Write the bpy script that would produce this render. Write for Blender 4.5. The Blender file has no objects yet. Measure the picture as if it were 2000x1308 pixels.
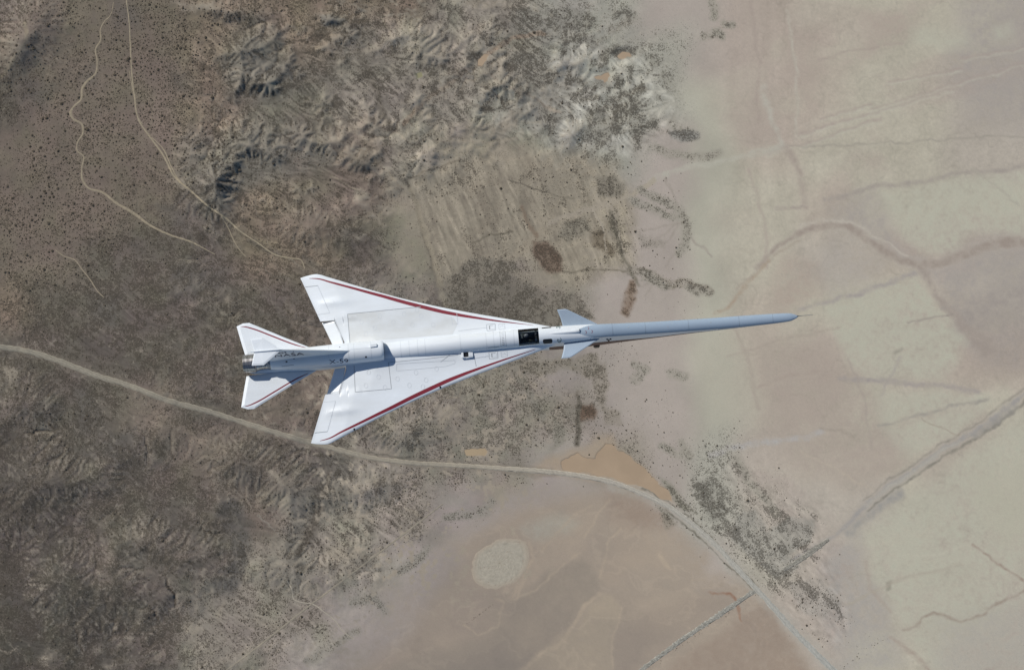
import bpy, bmesh, math, random
import numpy as np
from mathutils import Vector, Matrix
from mathutils.bvhtree import BVHTree

sc = bpy.context.scene
COL = sc.collection
R = math.radians
random.seed(7)

# ------------------------------------------------------------------ camera
CAM_Z = 130.0                      # camera height above the aircraft's datum
GROUND_Z = -3120.0                 # desert floor
F = 36.7 * CAM_Z                   # photo pixels (2000 wide) per unit tangent
MPP = (CAM_Z - GROUND_Z) / F       # ground metres per image pixel
cam_d = bpy.data.cameras.new('camera')
cam = bpy.data.objects.new('camera', cam_d); COL.objects.link(cam)
cam.location = (0, 0, CAM_Z)
cam_d.sensor_width = 36.0
cam_d.lens = 36.0 * F / 2000.0
cam_d.clip_start = 1.0
cam_d.clip_end = 60000.0
sc.camera = cam

# ------------------------------------------------------------------ light
SUN_AZ = R(136)                    # direction towards the sun, from +X anticlockwise
SUN_EL = R(32.5)
w = bpy.data.worlds.new('World'); sc.world = w; w.use_nodes = True
nt = w.node_tree; nt.nodes.clear()
sky = nt.nodes.new('ShaderNodeTexSky'); sky.sky_type = 'NISHITA'; sky.sun_disc = False
sky.sun_elevation = SUN_EL; sky.sun_rotation = R(90) - SUN_AZ
sky.altitude = 3000; sky.air_density = 1.0; sky.dust_density = 0.6; sky.ozone_density = 1.0
bg = nt.nodes.new('ShaderNodeBackground'); bg.inputs['Strength'].default_value = 0.095
wo = nt.nodes.new('ShaderNodeOutputWorld')
nt.links.new(sky.outputs[0], bg.inputs[0]); nt.links.new(bg.outputs[0], wo.inputs[0])
sd = bpy.data.lights.new('sun', 'SUN'); sd.energy = 3.65; sd.angle = R(0.53); sd.color = (1.0, 0.965, 0.91)
so = bpy.data.objects.new('sun', sd); COL.objects.link(so)
to_sun = Vector((math.cos(SUN_EL)*math.cos(SUN_AZ), math.cos(SUN_EL)*math.sin(SUN_AZ), math.sin(SUN_EL)))
so.rotation_euler = to_sun.to_track_quat('Z', 'Y').to_euler(); so.location = to_sun * 200

vs = sc.view_settings
vs.view_transform = 'Standard'; vs.look = 'None'; vs.exposure = 0.0; vs.gamma = 1.0; vs.use_curve_mapping = False
sc.cycles.max_bounces = 6; sc.cycles.transparent_max_bounces = 8

# ------------------------------------------------------------------ material helpers
def lin(c):
    return tuple((v/255/12.92 if v/255 <= .04045 else ((v/255+.055)/1.055)**2.4) for v in c)

def new_mat(name):
    m = bpy.data.materials.new(name); m.use_nodes = True
    n = m.node_tree; b = n.nodes['Principled BSDF']
    return m, n, b

def mottled(name, c, var=.06, scale=2.0, rough=.4, metal=0.0, streak=(1, 1, 1), spec=.5, dirt=None, bump=0.0, coat=0.0):
    m, n, b = new_mat(name)
    tc = n.nodes.new('ShaderNodeTexCoord'); mp = n.nodes.new('ShaderNodeMapping'); mp.inputs['Scale'].default_value = streak
    n.links.new(tc.outputs['Object'], mp.inputs[0])
    no = n.nodes.new('ShaderNodeTexNoise'); no.inputs['Scale'].default_value = scale; no.inputs['Detail'].default_value = 6; no.inputs['Roughness'].default_value = .62
    n.links.new(mp.outputs[0], no.inputs[0])
    rp = n.nodes.new('ShaderNodeValToRGB')
    rp.color_ramp.elements[0].position = .3; rp.color_ramp.elements[1].position = .7
    d = dirt or tuple(v*(1-var*2) for v in c)
    rp.color_ramp.elements[0].color = (*d, 1); rp.color_ramp.elements[1].color = (*c, 1)
    n.links.new(no.outputs[0], rp.inputs[0]); n.links.new(rp.outputs[0], b.inputs['Base Color'])
    b.inputs['Roughness'].default_value = rough; b.inputs['Metallic'].default_value = metal
    b.inputs['Specular IOR Level'].default_value = spec; b.inputs['Coat Weight'].default_value = coat
    if bump:
        bp = n.nodes.new('ShaderNodeBump'); bp.inputs['Strength'].default_value = bump; bp.inputs['Distance'].default_value = .01
        n.links.new(no.outputs[0], bp.inputs['Height']); n.links.new(bp.outputs[0], b.inputs['Normal'])
    return m

M = {}
M['white'] = mottled('white_paint', (.775, .81, .83), dirt=(.69, .71, .71), scale=.9, streak=(.45, 1.2, 1), rough=.38)
M['grime'] = mottled('weathered_white_paint', (.69, .715, .72), dirt=(.59, .595, .57), scale=1.1, streak=(.6, 1, 1), rough=.45)
M['grey'] = mottled('blue_grey_paint', (.325, .40, .475), var=.03, scale=1.2, streak=(.4, 1, 1), rough=.42)
M['canard'] = mottled('pale_blue_grey_paint', (.345, .415, .485), var=.03, scale=1.5, rough=.42)
M['red'] = mottled('dark_red_paint', (.235, .020, .032), var=.08, scale=3, rough=.4)
M['belly'] = mottled('shaded_red_belly_paint', (.075, .022, .024), var=.1, scale=2, rough=.45)  # red accent with the shade of the lower side painted into its colour
M['seam'] = mottled('nose_seam_gap', (.24, .29, .34), var=.1, scale=5, rough=.6)
M['line'] = mottled('panel_gap', (.40, .42, .435), var=.12, scale=5, rough=.7)
M['faint'] = mottled('faint_panel_gap', (.60, .63, .65), var=.06, scale=5, rough=.6)
M['navy'] = mottled('navy_lettering', (.018, .022, .06), var=.05, scale=3, rough=.45)
M['black'] = mottled('black_paint', (.012, .013, .016), var=.2, scale=4, rough=.5)
M['dark'] = mottled('dark_cockpit_fabric', (.02, .022, .024), var=.3, scale=14, rough=.8)
M['titanium'] = mottled('heat_stained_titanium', (.58, .55, .51), dirt=(.24, .22, .20), scale=3, streak=(5, .8, .8), rough=.36, metal=1.0)
M['steel'] = mottled('bare_grey_metal', (.32, .33, .34), dirt=(.16, .17, .18), scale=3, streak=(3, 1, 1), rough=.45, metal=.7)
M['green'] = mottled('grey_green_emblem', (.18, .26, .24), var=.2, scale=6, rough=.5)
M['helmet'] = mottled('grey_helmet_shell', (.30, .30, .32), var=.1, scale=10, rough=.3)
M['suit'] = mottled('olive_flight_suit', (.055, .06, .04), var=.2, scale=20, rough=.85)
M['skin'] = mottled('skin', (.45, .27, .2), var=.08, scale=20, rough=.6)
M['strap'] = mottled('grey_webbing', (.16, .17, .165), var=.2, scale=20, rough=.85)
def glass_mat():
    m = bpy.data.materials.new('tinted_canopy_glass'); m.use_nodes = True; n = m.node_tree; n.nodes.clear()
    o = n.nodes.new('ShaderNodeOutputMaterial'); t = n.nodes.new('ShaderNodeBsdfTransparent'); g = n.nodes.new('ShaderNodeBsdfGlossy')
    mx = n.nodes.new('ShaderNodeMixShader'); fr = n.nodes.new('ShaderNodeFresnel'); fr.inputs[0].default_value = 1.45
    t.inputs[0].default_value = (.66, .70, .70, 1); g.inputs['Roughness'].default_value = .03
    n.links.new(fr.outputs[0], mx.inputs[0]); n.links.new(t.outputs[0], mx.inputs[1]); n.links.new(g.outputs[0], mx.inputs[2]); n.links.new(mx.outputs[0], o.inputs[0])
    return m
M['glass'] = glass_mat()
# ================================================================== DESERT FLOOR
# Traced by eye in image pixels (1 pixel = MPP metres, u right as east, v down as south, origin at the image's top-left corner).
def gx(u): return (u-1000.0)*MPP
def gy(v): return (654.0-v)*MPP
rng = np.random.default_rng(11)
STEP = 1.9
ext = np.array([60, 200, 600, 1600, 5000, 16000, 34000.])
uc = np.arange(-160, 2160.1, STEP); vc = np.arange(-120, 1428.1, STEP)
uq = np.concatenate([uc[0]-ext[::-1], uc, uc[-1]+ext]); vq = np.concatenate([vc[0]-ext[::-1], vc, vc[-1]+ext])
NU_, NV_ = len(uq), len(vq)
f4 = np.float32
Uc = np.clip(uq, -160, 2160).astype(f4); Vc = np.clip(vq, -120, 1428).astype(f4)
U, V = np.meshgrid(Uc, Vc)
TABS = [rng.random((256, 256)).astype(f4) for _ in range(6)]
def vnoise(u, v, scale, seed):
    T = TABS[seed % 6]; x = u/scale+seed*17.37; y = v/scale+seed*9.71
    xi = np.floor(x); yi = np.floor(y); fx = (x-xi).astype(f4); fy = (y-yi).astype(f4)
    xi = xi.astype(np.int32) & 255; yi = yi.astype(np.int32) & 255; x1 = (xi+1) & 255; y1 = (yi+1) & 255
    fx = fx*fx*(3-2*fx); fy = fy*fy*(3-2*fy)
    a = T[yi, xi]; b = T[yi, x1]; c = T[y1, xi]; d = T[y1, x1]
    a = a+(b-a)*fx; c = c+(d-c)*fx
    return a+(c-a)*fy
def fbm(scale, octv, seed, u=None, v=None, gain=.5):
    u = U if u is None else u; v = V if v is None else v
    s = 0; a = 1; t = 0
    for k in range(octv):
        s = s+a*vnoise(u, v, scale/2**k, seed+k*5); t += a; a *= gain
    return (s/t-.5)*2
def sst(a, b, x):
    t = np.clip((x-a)/(b-a), 0, 1); return t*t*(3-2*t)
# shared warps
W1u = fbm(130, 4, 1); W1v = fbm(130, 4, 2); W2u = fbm(24, 3, 3); W2v = fbm(24, 3, 4)
UA, VA = U+W1u*34+W2u*5, V+W1v*34+W2v*5          # strongly warped
UB, VB = U+W2u*5+W1u*7+vnoise(U, V, 7, 5)*3-1.5, V+W2v*5+W1v*7+vnoise(U, V, 7, 6)*3-1.5                    # lightly warped
N12 = fbm(12, 3, 7); N5 = fbm(5, 2, 8); N3 = vnoise(U, V, 2.6, 9)*2-1; N40 = fbm(46, 4, 12); N120 = fbm(140, 4, 13)

def lattice(rows, table):
    g = np.array([[table[c] for c in r.split()] for r in rows], dtype=f4)   # 14 x 21
    x = np.clip(UA/100, 0, 19.999); y = np.clip(VA/100, 0, 12.999)
    xi = x.astype(np.int32); yi = y.astype(np.int32); fx = x-xi; fy = y-yi
    fx = sst(.12, .88, fx); fy = sst(.12, .88, fy)
    if g.ndim == 3: fx = fx[..., None]; fy = fy[..., None]
    a = g[yi, xi]*(1-fx)+g[yi, xi+1]*fx; b = g[yi+1, xi]*(1-fx)+g[yi+1, xi+1]*fx
    return a*(1-fy)+b*fy
LAND = ["d b b b o o o o o s s a a l l p t t t t m", "b b b b o g o g s s s a a a l p p t t t m", "d b b b o g g s s s a a a a t p p t t m m",
        "b b b b g g b b s f f a a l t p t t t m m", "b b b b d o b b f f f s l l t t p t t t t", "b b d d d o o d f f s f l l t t m p p m m",
        "o d d d d d d s s d d s l l t p t t p p m", "d d d d d d b b s s s l l l t p p t t p p", "d d d b d b b d s s s s l l t p p t t t t",
        "z d d d b d d s s s s l s l a l p p t t t", "z z d d d b s s s l k k k l a a m m t t t", "z z d d d s s s l k k k k k l a l t t t t",
        "z z z d s s s l K K K k K K k l l t t t l", "z z z d s s l K K K k K K k k l l t t l l"]
SOIL = {'b': (126, 115, 103), 'd': (112, 104, 95), 'g': (126, 119, 107), 'o': (134, 121, 105), 's': (148, 140, 128), 'a': (163, 160, 149), 'f': (151, 143, 127),
        'l': (164, 155, 147), 't': (170, 167, 153), 'p': (166, 158, 147), 'm': (161, 155, 147), 'k': (157, 146, 133), 'K': (149, 138, 126), 'z': (94, 88, 81)}
COVER = {'b': .34, 'd': .62, 'g': .45, 'o': .46, 's': .42, 'a': .30, 'f': .16, 'l': .05, 't': 0, 'p': .01, 'm': .0, 'k': 0, 'K': 0, 'z': .62}
C = lattice(LAND, SOIL); cover = lattice(LAND, COVER)
REL = ["4 2 1 1 2 3 2 3 3 4 4 2 1 0 0 0 0 0 0 0 0", "3 2 1 1 4 5 5 6 6 6 5 4 2 1 0 0 0 0 0 0 0", "2 1 1 1 3 5 6 6 6 6 5 4 3 1 0 0 0 0 0 0 0", "1 1 1 1 7 8 6 2 3 1 1 2 1 0 0 0 0 0 0 0 0",
       "1 1 1 2 6 4 3 3 1 1 1 1 0 0 0 0 0 0 0 0 0", "1 1 2 2 2 3 3 3 1 2 1 1 0 0 0 0 0 0 0 0 0", "2 2 3 3 4 4 3 3 2 2 1 1 0 0 0 0 0 0 0 0 0", "3 3 4 3 3 4 4 4 3 3 1 1 0 0 0 0 0 0 0 0 0",
       "4 4 4 4 3 4 4 4 3 2 1 0 0 0 0 0 0 0 0 0 0", "4 4 5 5 5 4 4 4 3 1 0 0 0 0 0 0 0 0 0 0 0", "4 4 5 6 6 5 5 5 3 0 0 0 0 0 0 0 0 0 0 0 0", "4 4 6 6 4 5 5 4 1 0 0 0 0 0 0 0 0 0 0 0 0",
       "4 4 5 5 4 4 3 1 0 0 0 0 0 0 0 0 0 0 0 0 0", "4 4 4 4 4 4 2 0 0 0 0 0 0 0 0 0 0 0 0 0 0"]
relief = lattice(REL, {str(i): float(i) for i in range(10)})

# ---- windowed masks
def window(pts, pad):
    a = np.array([p[:2] for p in pts]); u0, v0 = a.min(0)-pad; u1, v1 = a.max(0)+pad
    return slice(max(0, np.searchsorted(Vc, v0)-1), np.searchsorted(Vc, v1)+1), slice(max(0, np.searchsorted(Uc, u0)-1), np.searchsorted(Uc, u1)+1)
def seg_dist(u, v, a, b):
    dx, dy = b[0]-a[0], b[1]-a[1]; t = np.clip(((u-a[0])*dx+(v-a[1])*dy)/(dx*dx+dy*dy+1e-6), 0, 1)
    return np.hypot(u-a[0]-t*dx, v-a[1]-t*dy), t
def poly(pts, soft=6.0, wob=1, amt=1.0):
    """(window, mask): 1 inside, softened over `soft`; wob 0 none, 1 light, 2 strong ragged edge"""
    pad = soft+(16 if wob < 2 else 52); w = window(pts, pad)
    u, v = ((U, V), (UB, VB), (UA, VA))[wob]; u = u[w]; v = v[w]
    d = np.full(u.shape, 1e9, f4); ins = np.zeros(u.shape, bool); n = len(pts)
    for i in range(n):
        a, b = pts[i], pts[(i+1) % n]
        dd, _ = seg_dist(u, v, a, b); d = np.minimum(d, dd)
        if a[1] != b[1]:
            c = ((a[1] > v) != (b[1] > v)) & (u < (b[0]-a[0])*(v-a[1])/(b[1]-a[1])+a[0]); ins ^= c
    s = np.where(ins, d, -d)
    return w, sst(-soft, soft, s)*amt
def poly_full(pts, soft):
    z = np.zeros(U.shape, f4); w, m = poly(pts, soft, 2); z[w] = m; return z
def line(pts, width, soft=1.5, wob=1, amt=1.0):
    w = window(pts, width+soft+(16 if wob < 2 else 48)); u, v = ((U, V), (UB, VB), (UA, VA))[wob]; u = u[w]; v = v[w]
    m = np.zeros(u.shape, f4)
    for a, b in zip(pts[:-1], pts[1:]):
        dd, t = seg_dist(u, v, a, b); wa = a[2] if len(a) > 2 else width; wb = b[2] if len(b) > 2 else width
        m = np.maximum(m, 1-sst(-soft*.5, soft, dd-(wa+(wb-wa)*t)/2))
    return w, m*amt
def tint(wm, col, tex=0.0):
    w, m = wm
    if tex: m = np.clip(m*(1+tex*(N12[w]+.6*N5[w])), 0, 1)
    C[w] = C[w]+(np.array(col, f4)-C[w])*m[..., None]
def setcover(wm, val):
    w, m = wm; cover[w] = cover[w]+(val-cover[w])*m
def setrelief(wm, val):
    w, m = wm; relief[w] = relief[w]+(val-relief[w])*m

# ---- broad tones
C *= (1+.055*N120+.045*N40)[..., None]
left = 1-sst(1000, 1350, UA)
C += (left*(N40*6+N12*4))[..., None]*np.array([1.15, .95, .75], f4)
chroma = fbm(44, 3, 21); C[..., 0] -= left*chroma*3.5; C[..., 1] += left*np.clip(chroma, 0, 1)*1.2; C[..., 2] -= left*np.clip(chroma, 0, 1)*4-left*np.clip(-chroma, 0, 1)*3
# playa: damp mauve and dry cream sheets
playa = sst(1380, 1470, UA-(V-500)*.06)
pn = fbm(170, 5, 22, UA*1.0, VA*1.6); pm = sst(-.10, .22, pn)*playa
C += (pm*.45)[..., None]*(np.array((163, 154, 145), f4)-C)
C += ((1-pm)*playa*.35)[..., None]*(np.array((172, 169, 155), f4)-C)
# brushed vertical streaks by the shore, slanting streaks further out
st = fbm(16, 3, 23, U*1.0+W2u*3, V*.10); band = sst(1395, 1440, UA)*(1-sst(1540, 1620, UA))*(1-sst(330, 480, V))
C += (band*np.clip(st, -1, 1)*7)[..., None]*np.array((1, .95, .95), f4)
st2 = fbm(20, 3, 24, (U*.35+V)*1.0, (U-V*.35)*.07); C += (playa*st2*3.2)[..., None]

C += playa[..., None]*np.array((5.0, 2.0, 1.2), f4)
vein = sst(.955, .995, 1-np.abs(fbm(70, 4, 26, UB, VB)))+.7*sst(.965, .995, 1-np.abs(fbm(34, 3, 27, UB, VB))); C *= (1-playa*.035*vein)[..., None]
C *= (1+playa*(.022*N12+.024*N5+.012*N3+.02*fbm(34, 4, 25, UA, VA)))[..., None]
T_, P_, Mv, Md = (175, 173, 158), (164, 152, 142), (157, 150, 144), (150, 142, 136)
for pts, col, soft, a in (
    ([(1690, 10), (1790, 0), (1775, 45), (1735, 75), (1700, 95), (1660, 130), (1640, 140), (1655, 110), (1690, 70)], P_, 14, .8),
    ([(1880, -60), (2200, -60), (2200, 210), (1985, 270), (1890, 250), (1850, 150), (1860, 60)], Mv, 26, .85),
    ([(1780, 50), (1880, 60), (1890, 85), (1830, 95), (1780, 80)], T_, 10, .8), ([(1940, 55), (1970, 40), (1975, 75), (1945, 78)], T_, 6, .7),
    ([(1535, 60), (1600, 80), (1610, 130), (1580, 215), (1560, 200), (1540, 110)], P_, 14, .8),
    ([(1425, -50), (1500, -50), (1512, 120), (1515, 300), (1440, 320), (1420, 180)], (164, 153, 143), 18, .6),
    ([(1620, 395), (1700, 380), (1745, 425), (1780, 490), (1830, 505), (1880, 480), (1930, 460), (2050, 455), (2050, 560), (1880, 640), (1850, 560), (1790, 530), (1690, 470), (1630, 440)], Mv, 16, .8),
    ([(1718, 378), (1900, 345), (2010, 330), (2010, 470), (1950, 448), (1900, 452), (1862, 488), (1812, 496), (1772, 468), (1740, 420)], T_, 9, .95),
    ([(1605, 595), (1680, 572), (1790, 536), (1850, 610), (1885, 665), (1640, 668)], T_, 8, .9), ([(1620, 460), (1680, 470), (1720, 510), (1700, 560), (1610, 580), (1590, 520)], (165, 158, 151), 16, .6),
    ([(1535, 490), (1590, 500), (1600, 590), (1530, 620), (1510, 560)], (163, 150, 139), 16, .7),
    ([(1880, 590), (2080, 530), (2080, 740), (1930, 720), (1885, 660)], Md, 18, .75),
    ([(1640, 650), (1890, 655), (1865, 715), (1835, 742), (1690, 738), (1655, 700)], T_, 9, .9),
    ([(1705, 765), (1920, 772), (1940, 783), (1720, 826)], T_, 6, .9), ([(1722, 838), (1930, 788), (1865, 852), (1772, 892)], T_, 6, .9),
    ([(1480, 640), (1620, 654), (1690, 755), (1768, 905), (1700, 965), (1560, 940), (1490, 850)], (162, 151, 141), 22, .75),
    ([(2060, 780), (1945, 838), (1850, 918), (1765, 978), (1690, 1040), (1700, 1140), (1745, 1190), (1765, 1240), (1830, 1330), (2060, 1330)], T_, 12, .85),
    ([(1900, 940), (1990, 900), (2060, 950), (2060, 1040), (1950, 1060)], (172, 168, 152), 20, .6),
    ([(1830, 1215), (2060, 1170), (2060, 1340), (1840, 1340)], (164, 158, 150), 24, .7),
    ([(1600, 1080), (1680, 1050), (1690, 1150), (1740, 1195), (1765, 1300), (1640, 1320), (1580, 1200)], (160, 155, 149), 14, .8),
    ([(1355, 690), (1440, 650), (1480, 800), (1470, 860), (1400, 820), (1370, 760)], (171, 166, 152), 14, .7),
):
    tint(poly(pts, soft*1.5+3, 2 if soft > 12 else 1, a*.72), col, .7)
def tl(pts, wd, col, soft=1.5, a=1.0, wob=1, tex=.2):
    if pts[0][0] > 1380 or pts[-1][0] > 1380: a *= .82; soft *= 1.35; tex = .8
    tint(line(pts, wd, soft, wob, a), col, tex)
# lines and channels on the playa
CH = [(1480, 520, 5), (1520, 480, 6), (1560, 452, 8), (1600, 438, 10), (1645, 438, 12), (1680, 456, 13), (1720, 485, 13), (1760, 508, 13), (1800, 519, 14), (1840, 513, 15), (1885, 494, 18), (1940, 478, 20), (2020, 470, 20)]
tl(CH, 13, (172, 164, 153), 9, .5); tl([(a, b, c*.8) for a, b, c in CH], 11, (151, 140, 131), 5, .85)
tl([(1640, 430), (1690, 448), (1732, 472), (1770, 498)], 3, (178, 171, 160), 2, .8); tl([(1560, 440), (1600, 428), (1645, 430)], 4, (178, 171, 160), 3, .8)
tl([(1800, 524, 6), (1830, 575, 10), (1862, 610, 13), (1892, 642, 18), (1935, 680, 30)], 12, (153, 143, 135), 7, .8)
tl([(1560, 608), (1670, 575), (1790, 535)], 5, (157, 150, 145), 4, .8); tl([(1770, 632), (1860, 612)], 2.5, (148, 139, 132), 2, .8)
tl([(1610, 390), (1720, 366), (1800, 356), (1880, 340), (2010, 322)], 5, (153, 145, 138), 4, .75); tl([(1515, 408), (1570, 401)], 4, (156, 146, 138), 3, .8)
tl([(1540, 285), (1700, 283), (1850, 272), (2010, 270)], 2.2, (150, 144, 134), 2, .7)
for a, b in (((1500, 300), (1720, 232)), ((1560, 262), (1860, 175)), ((1600, 235), (1700, 205)), ((1700, 215), (2010, 120)), ((1740, 160), (1880, 135)), ((1880, 115), (2010, 85))):
    tl([a, ((a[0]+b[0])/2, (a[1]+b[1])/2+3), b], 3, (160, 148, 140), 3, .65); tl([(a[0], a[1]+6), (b[0], b[1]+6)], 2.5, (178, 175, 161), 3, .5)
tl([(1270, 352), (1360, 325), (1450, 308), (1530, 289)], 9, (173, 170, 158), 4, .7); tl([(1530, 288), (1550, 310), (1560, 345), (1572, 400)], 8, (156, 145, 136), 6, .7)
tl([(1492, 170), (1505, 230), (1528, 285)], 7, (175, 171, 160), 5, .7)
DG = [(2020, 762, 8), (1940, 814, 8), (1870, 863, 8), (1800, 908, 9), (1740, 948, 9), (1690, 988, 10), (1650, 1026, 8), (1620, 1051, 7), (1540, 1104, 6)]
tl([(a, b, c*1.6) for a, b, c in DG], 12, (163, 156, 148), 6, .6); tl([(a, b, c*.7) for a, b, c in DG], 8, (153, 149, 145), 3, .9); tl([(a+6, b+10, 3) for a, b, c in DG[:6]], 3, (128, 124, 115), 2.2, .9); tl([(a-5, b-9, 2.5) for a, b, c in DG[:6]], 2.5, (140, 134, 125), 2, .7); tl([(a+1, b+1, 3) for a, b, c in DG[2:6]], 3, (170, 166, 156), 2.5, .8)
tl([(1900, 850), (1940, 822), (1985, 796)], 7, (146, 142, 136), 5, .7); tl([(1762, 962), (1705, 1004), (1655, 1040)], 11, (150, 147, 142), 7, .8)
tl([(1640, 738), (1740, 748), (1840, 758), (1912, 766)], 7, (153, 146, 142), 4, .75); tl([(1715, 829), (1800, 812), (1930, 780)], 4, (151, 146, 138), 3, .75)
tl([(1390, 886), (1500, 866), (1602, 845)], 8, (168, 164, 160), 4, .8); tl([(1600, 838), (1640, 835), (1668, 850)], 4, (150, 141, 131), 3, .7)
tl([(1795, 820), (1830, 838), (1870, 852)], 1.6, (150, 138, 126), 1.5, .6)
tl([(2010, 1140), (1975, 1118), (1945, 1096), (1900, 1060)], 3, (152, 138, 127), 2.5, .8)
tl([(2010, 1146), (1980, 1165), (1945, 1176), (1925, 1200), (1900, 1206), (1880, 1211), (1850, 1205), (1820, 1199), (1800, 1207), (1790, 1226), (1765, 1231)], 3.2, (146, 133, 122), 2.5, .8)
tl([(1740, 1245), (1775, 1270), (1800, 1295), (1830, 1330)], 4, (156, 143, 132), 4, .6); tl([(1690, 1100), (1695, 1150), (1740, 1192)], 3, (160, 148, 137), 4, .6)
tl([(1720, 770), (1740, 730), (1755, 700)], 3, (158, 150, 145), 3, .6); tl([(1745, 690), (1757, 684)], 4, (140, 136, 126), 3, .8)
tint(poly([(1727, 1140), (1740, 1136), (1739, 1152), (1730, 1156)], 3, 1, .6), (132, 127, 116)); 
for a, b, wd, c in (((1440, 560), (1560, 470), 3, (158, 147, 135)), ((1420, 700), (1640, 640), 2.5, (160, 150, 139)), ((1460, 330), (1500, 520), 4, (164, 153, 143)), ((1600, 120), (1760, 80), 2.5, (160, 149, 140)), ((1650, 1180), (1880, 1100), 2.5, (164, 156, 143)), ((1890, 1060), (1760, 1090), 2, (180, 176, 161)), ((1480, 760), (1600, 720), 3, (160, 148, 138)), ((1540, 20), (1555, 270), 3, (176, 171, 159)), ((1465, 0), (1480, 240), 5, (160, 148, 139)), ((1840, 600), (2010, 590), 2, (154, 146, 140)), ((1660, 700), (1700, 880), 2.5, (159, 149, 140)), ((1560, 880), (1700, 960), 2.2, (174, 164, 150)), ((1900, 330), (1990, 400), 2, (162, 157, 145)), ((1430, 620), (1480, 800), 5, (162, 152, 141))):
    tl([a, ((a[0]+b[0])/2+(b[1]-a[1])*.04, (a[1]+b[1])/2-(b[0]-a[0])*.04), b], wd, c, 3, .7)
tl([(1505, 503), (1480, 530), (1452, 560), (1425, 596), (1400, 610)], 5, (160, 146, 130), 3, .75)

# ---- lake mud south of the road
for pts, col, soft, a in (
    ([(660, 1330), (740, 1270), (780, 1190), (830, 1120), (880, 1060), (1000, 975), (1110, 950), (1210, 965), (1310, 1020), (1390, 1080), (1380, 1110), (1470, 1135), (1490, 1170), (1560, 1270), (1600, 1330)], (157, 145, 132), 12, .9),
    ([(880, 1060), (1000, 985), (1110, 962), (1190, 975), (1150, 1040), (1132, 1090), (1080, 1110), (1030, 1150), (1005, 1172), (985, 1160), (930, 1150), (890, 1110)], (164, 151, 136), 8, .8),
    ([(1180, 955), (1260, 975), (1310, 1020), (1260, 1040), (1200, 1015)], (149, 134, 121), 12, .8),
    ([(1000, 1180), (1060, 1132), (1140, 1092), (1182, 1132), (1150, 1180), (1110, 1225), (1010, 1308), (940, 1340), (800, 1340), (940, 1250), (985, 1215)], (148, 138, 126), 5, .9),
    ([(760, 1300), (850, 1270), (945, 1240), (945, 1270), (930, 1330), (700, 1340)], (149, 139, 127), 6, .8),
    ([(1130, 1232), (1150, 1182), (1175, 1158), (1198, 1160), (1209, 1182), (1206, 1215), (1195, 1240), (1198, 1330), (985, 1330), (1080, 1256), (1115, 1226)], (162, 150, 134), 4, .9),
    ([(1172, 1122), (1190, 1070), (1215, 1030), (1262, 1036), (1300, 1078), (1322, 1112), (1250, 1096), (1222, 1116), (1190, 1142), (1174, 1136)], (160, 147, 133), 5, .8),
    ([(1205, 1245), (1280, 1180), (1400, 1150), (1430, 1180), (1330, 1240), (1240, 1330), (1205, 1330)], (152, 140, 128), 10, .8),
    ([(1320, 1290), (1400, 1240), (1500, 1170), (1540, 1250), (1600, 1340), (1290, 1340)], (147, 133, 121), 8, .85),
    ([(1020, 1030), (1100, 1000), (1130, 1020), (1110, 1040), (1050, 1055)], (164, 160, 148), 10, .7),
    ([(720, 1180), (830, 1090), (880, 1060), (900, 1090), (850, 1160), (790, 1250), (730, 1290), (640, 1330), (600, 1330)], (162, 153, 146), 14, .7),
    ([(1000, 960), (1100, 935), (1200, 955), (1100, 975), (1010, 1000), (900, 1060), (880, 1050)], (164, 155, 147), 10, .7),
): tint(poly(pts, soft*1.5+2.5, 1, a*.95), col, .4); setcover(poly(pts, soft, 1, a), 0)
for pts, wd in (([(1010, 1170), (1030, 1110), (1060, 1075), (1130, 1000), (1160, 985)], 3), ([(1005, 1172), (1070, 1140), (1100, 1110), (1135, 1080)], 3), ([(1000, 1320), (1060, 1275), (1105, 1250), (1125, 1220), (1145, 1180), (1170, 1158)], 6), ([(1209, 1185), (1205, 1220), (1196, 1250), (1198, 1320)], 2.5),
                ([(1145, 1050), (1165, 1010), (1190, 975)], 3), ([(1175, 1130), (1185, 1090), (1195, 1050), (1215, 1030)], 2.5), ([(1290, 1080), (1310, 1105)], 7), ([(965, 1170), (985, 1175), (970, 1225), (935, 1240), (910, 1220)], 2.5), ([(1037, 1060), (1040, 1090), (1020, 1130), (1000, 1170)], 3)):
    tl(pts, wd, (172, 158, 140), 3, .55, 1, .6)
tl([(1385, 1153, 2), (1425, 1158, 4), (1436, 1172, 5), (1442, 1190, 6), (1447, 1212, 2)], 4, (138, 104, 86), 2, .8)

# ---- scrub country: fields, washes, thickets
field = [(795, 345), (880, 315), (960, 300), (1120, 290), (1200, 320), (1235, 390), (1240, 520), (1120, 560), (1000, 500), (900, 560), (870, 575), (830, 470), (800, 385)]
fw = poly(field, 22, 1, .9); tint(fw, (157, 148, 131), .3); setcover(fw, .17); setrelief(fw, .6)
strk = fbm(9, 3, 31, U-V*.42+W2u*7+W1u*10, (V+U*.42)*.11+W1v*3+5)*np.clip(.9+1.2*fbm(60, 3, 32), .1, 1.6)
strk2 = fbm(4.5, 2, 39, U-V*.42+W2u*3, (V+U*.42)*.10); w, m = fw; C[w] *= (1+m*(.13*strk2[w]+.07*N12[w]+.05*N5[w]))[..., None]; C[w] += (m*np.clip(fbm(30, 4, 40)[w]-.12, 0, 1)*.9)[..., None]*(np.array((112, 104, 92), f4)-C[w]); C[w] *= (1+.10*m*strk[w])[..., None]; cover[w] += m*np.clip(.6*strk[w]+.6*fbm(22, 4, 48)[w]-.08, 0, 1)*1.0
tl([(795, 350), (806, 385), (832, 470), (850, 535), (872, 582), (885, 640)], 5, (100, 95, 84), 4, .75, 1, .5)
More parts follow.
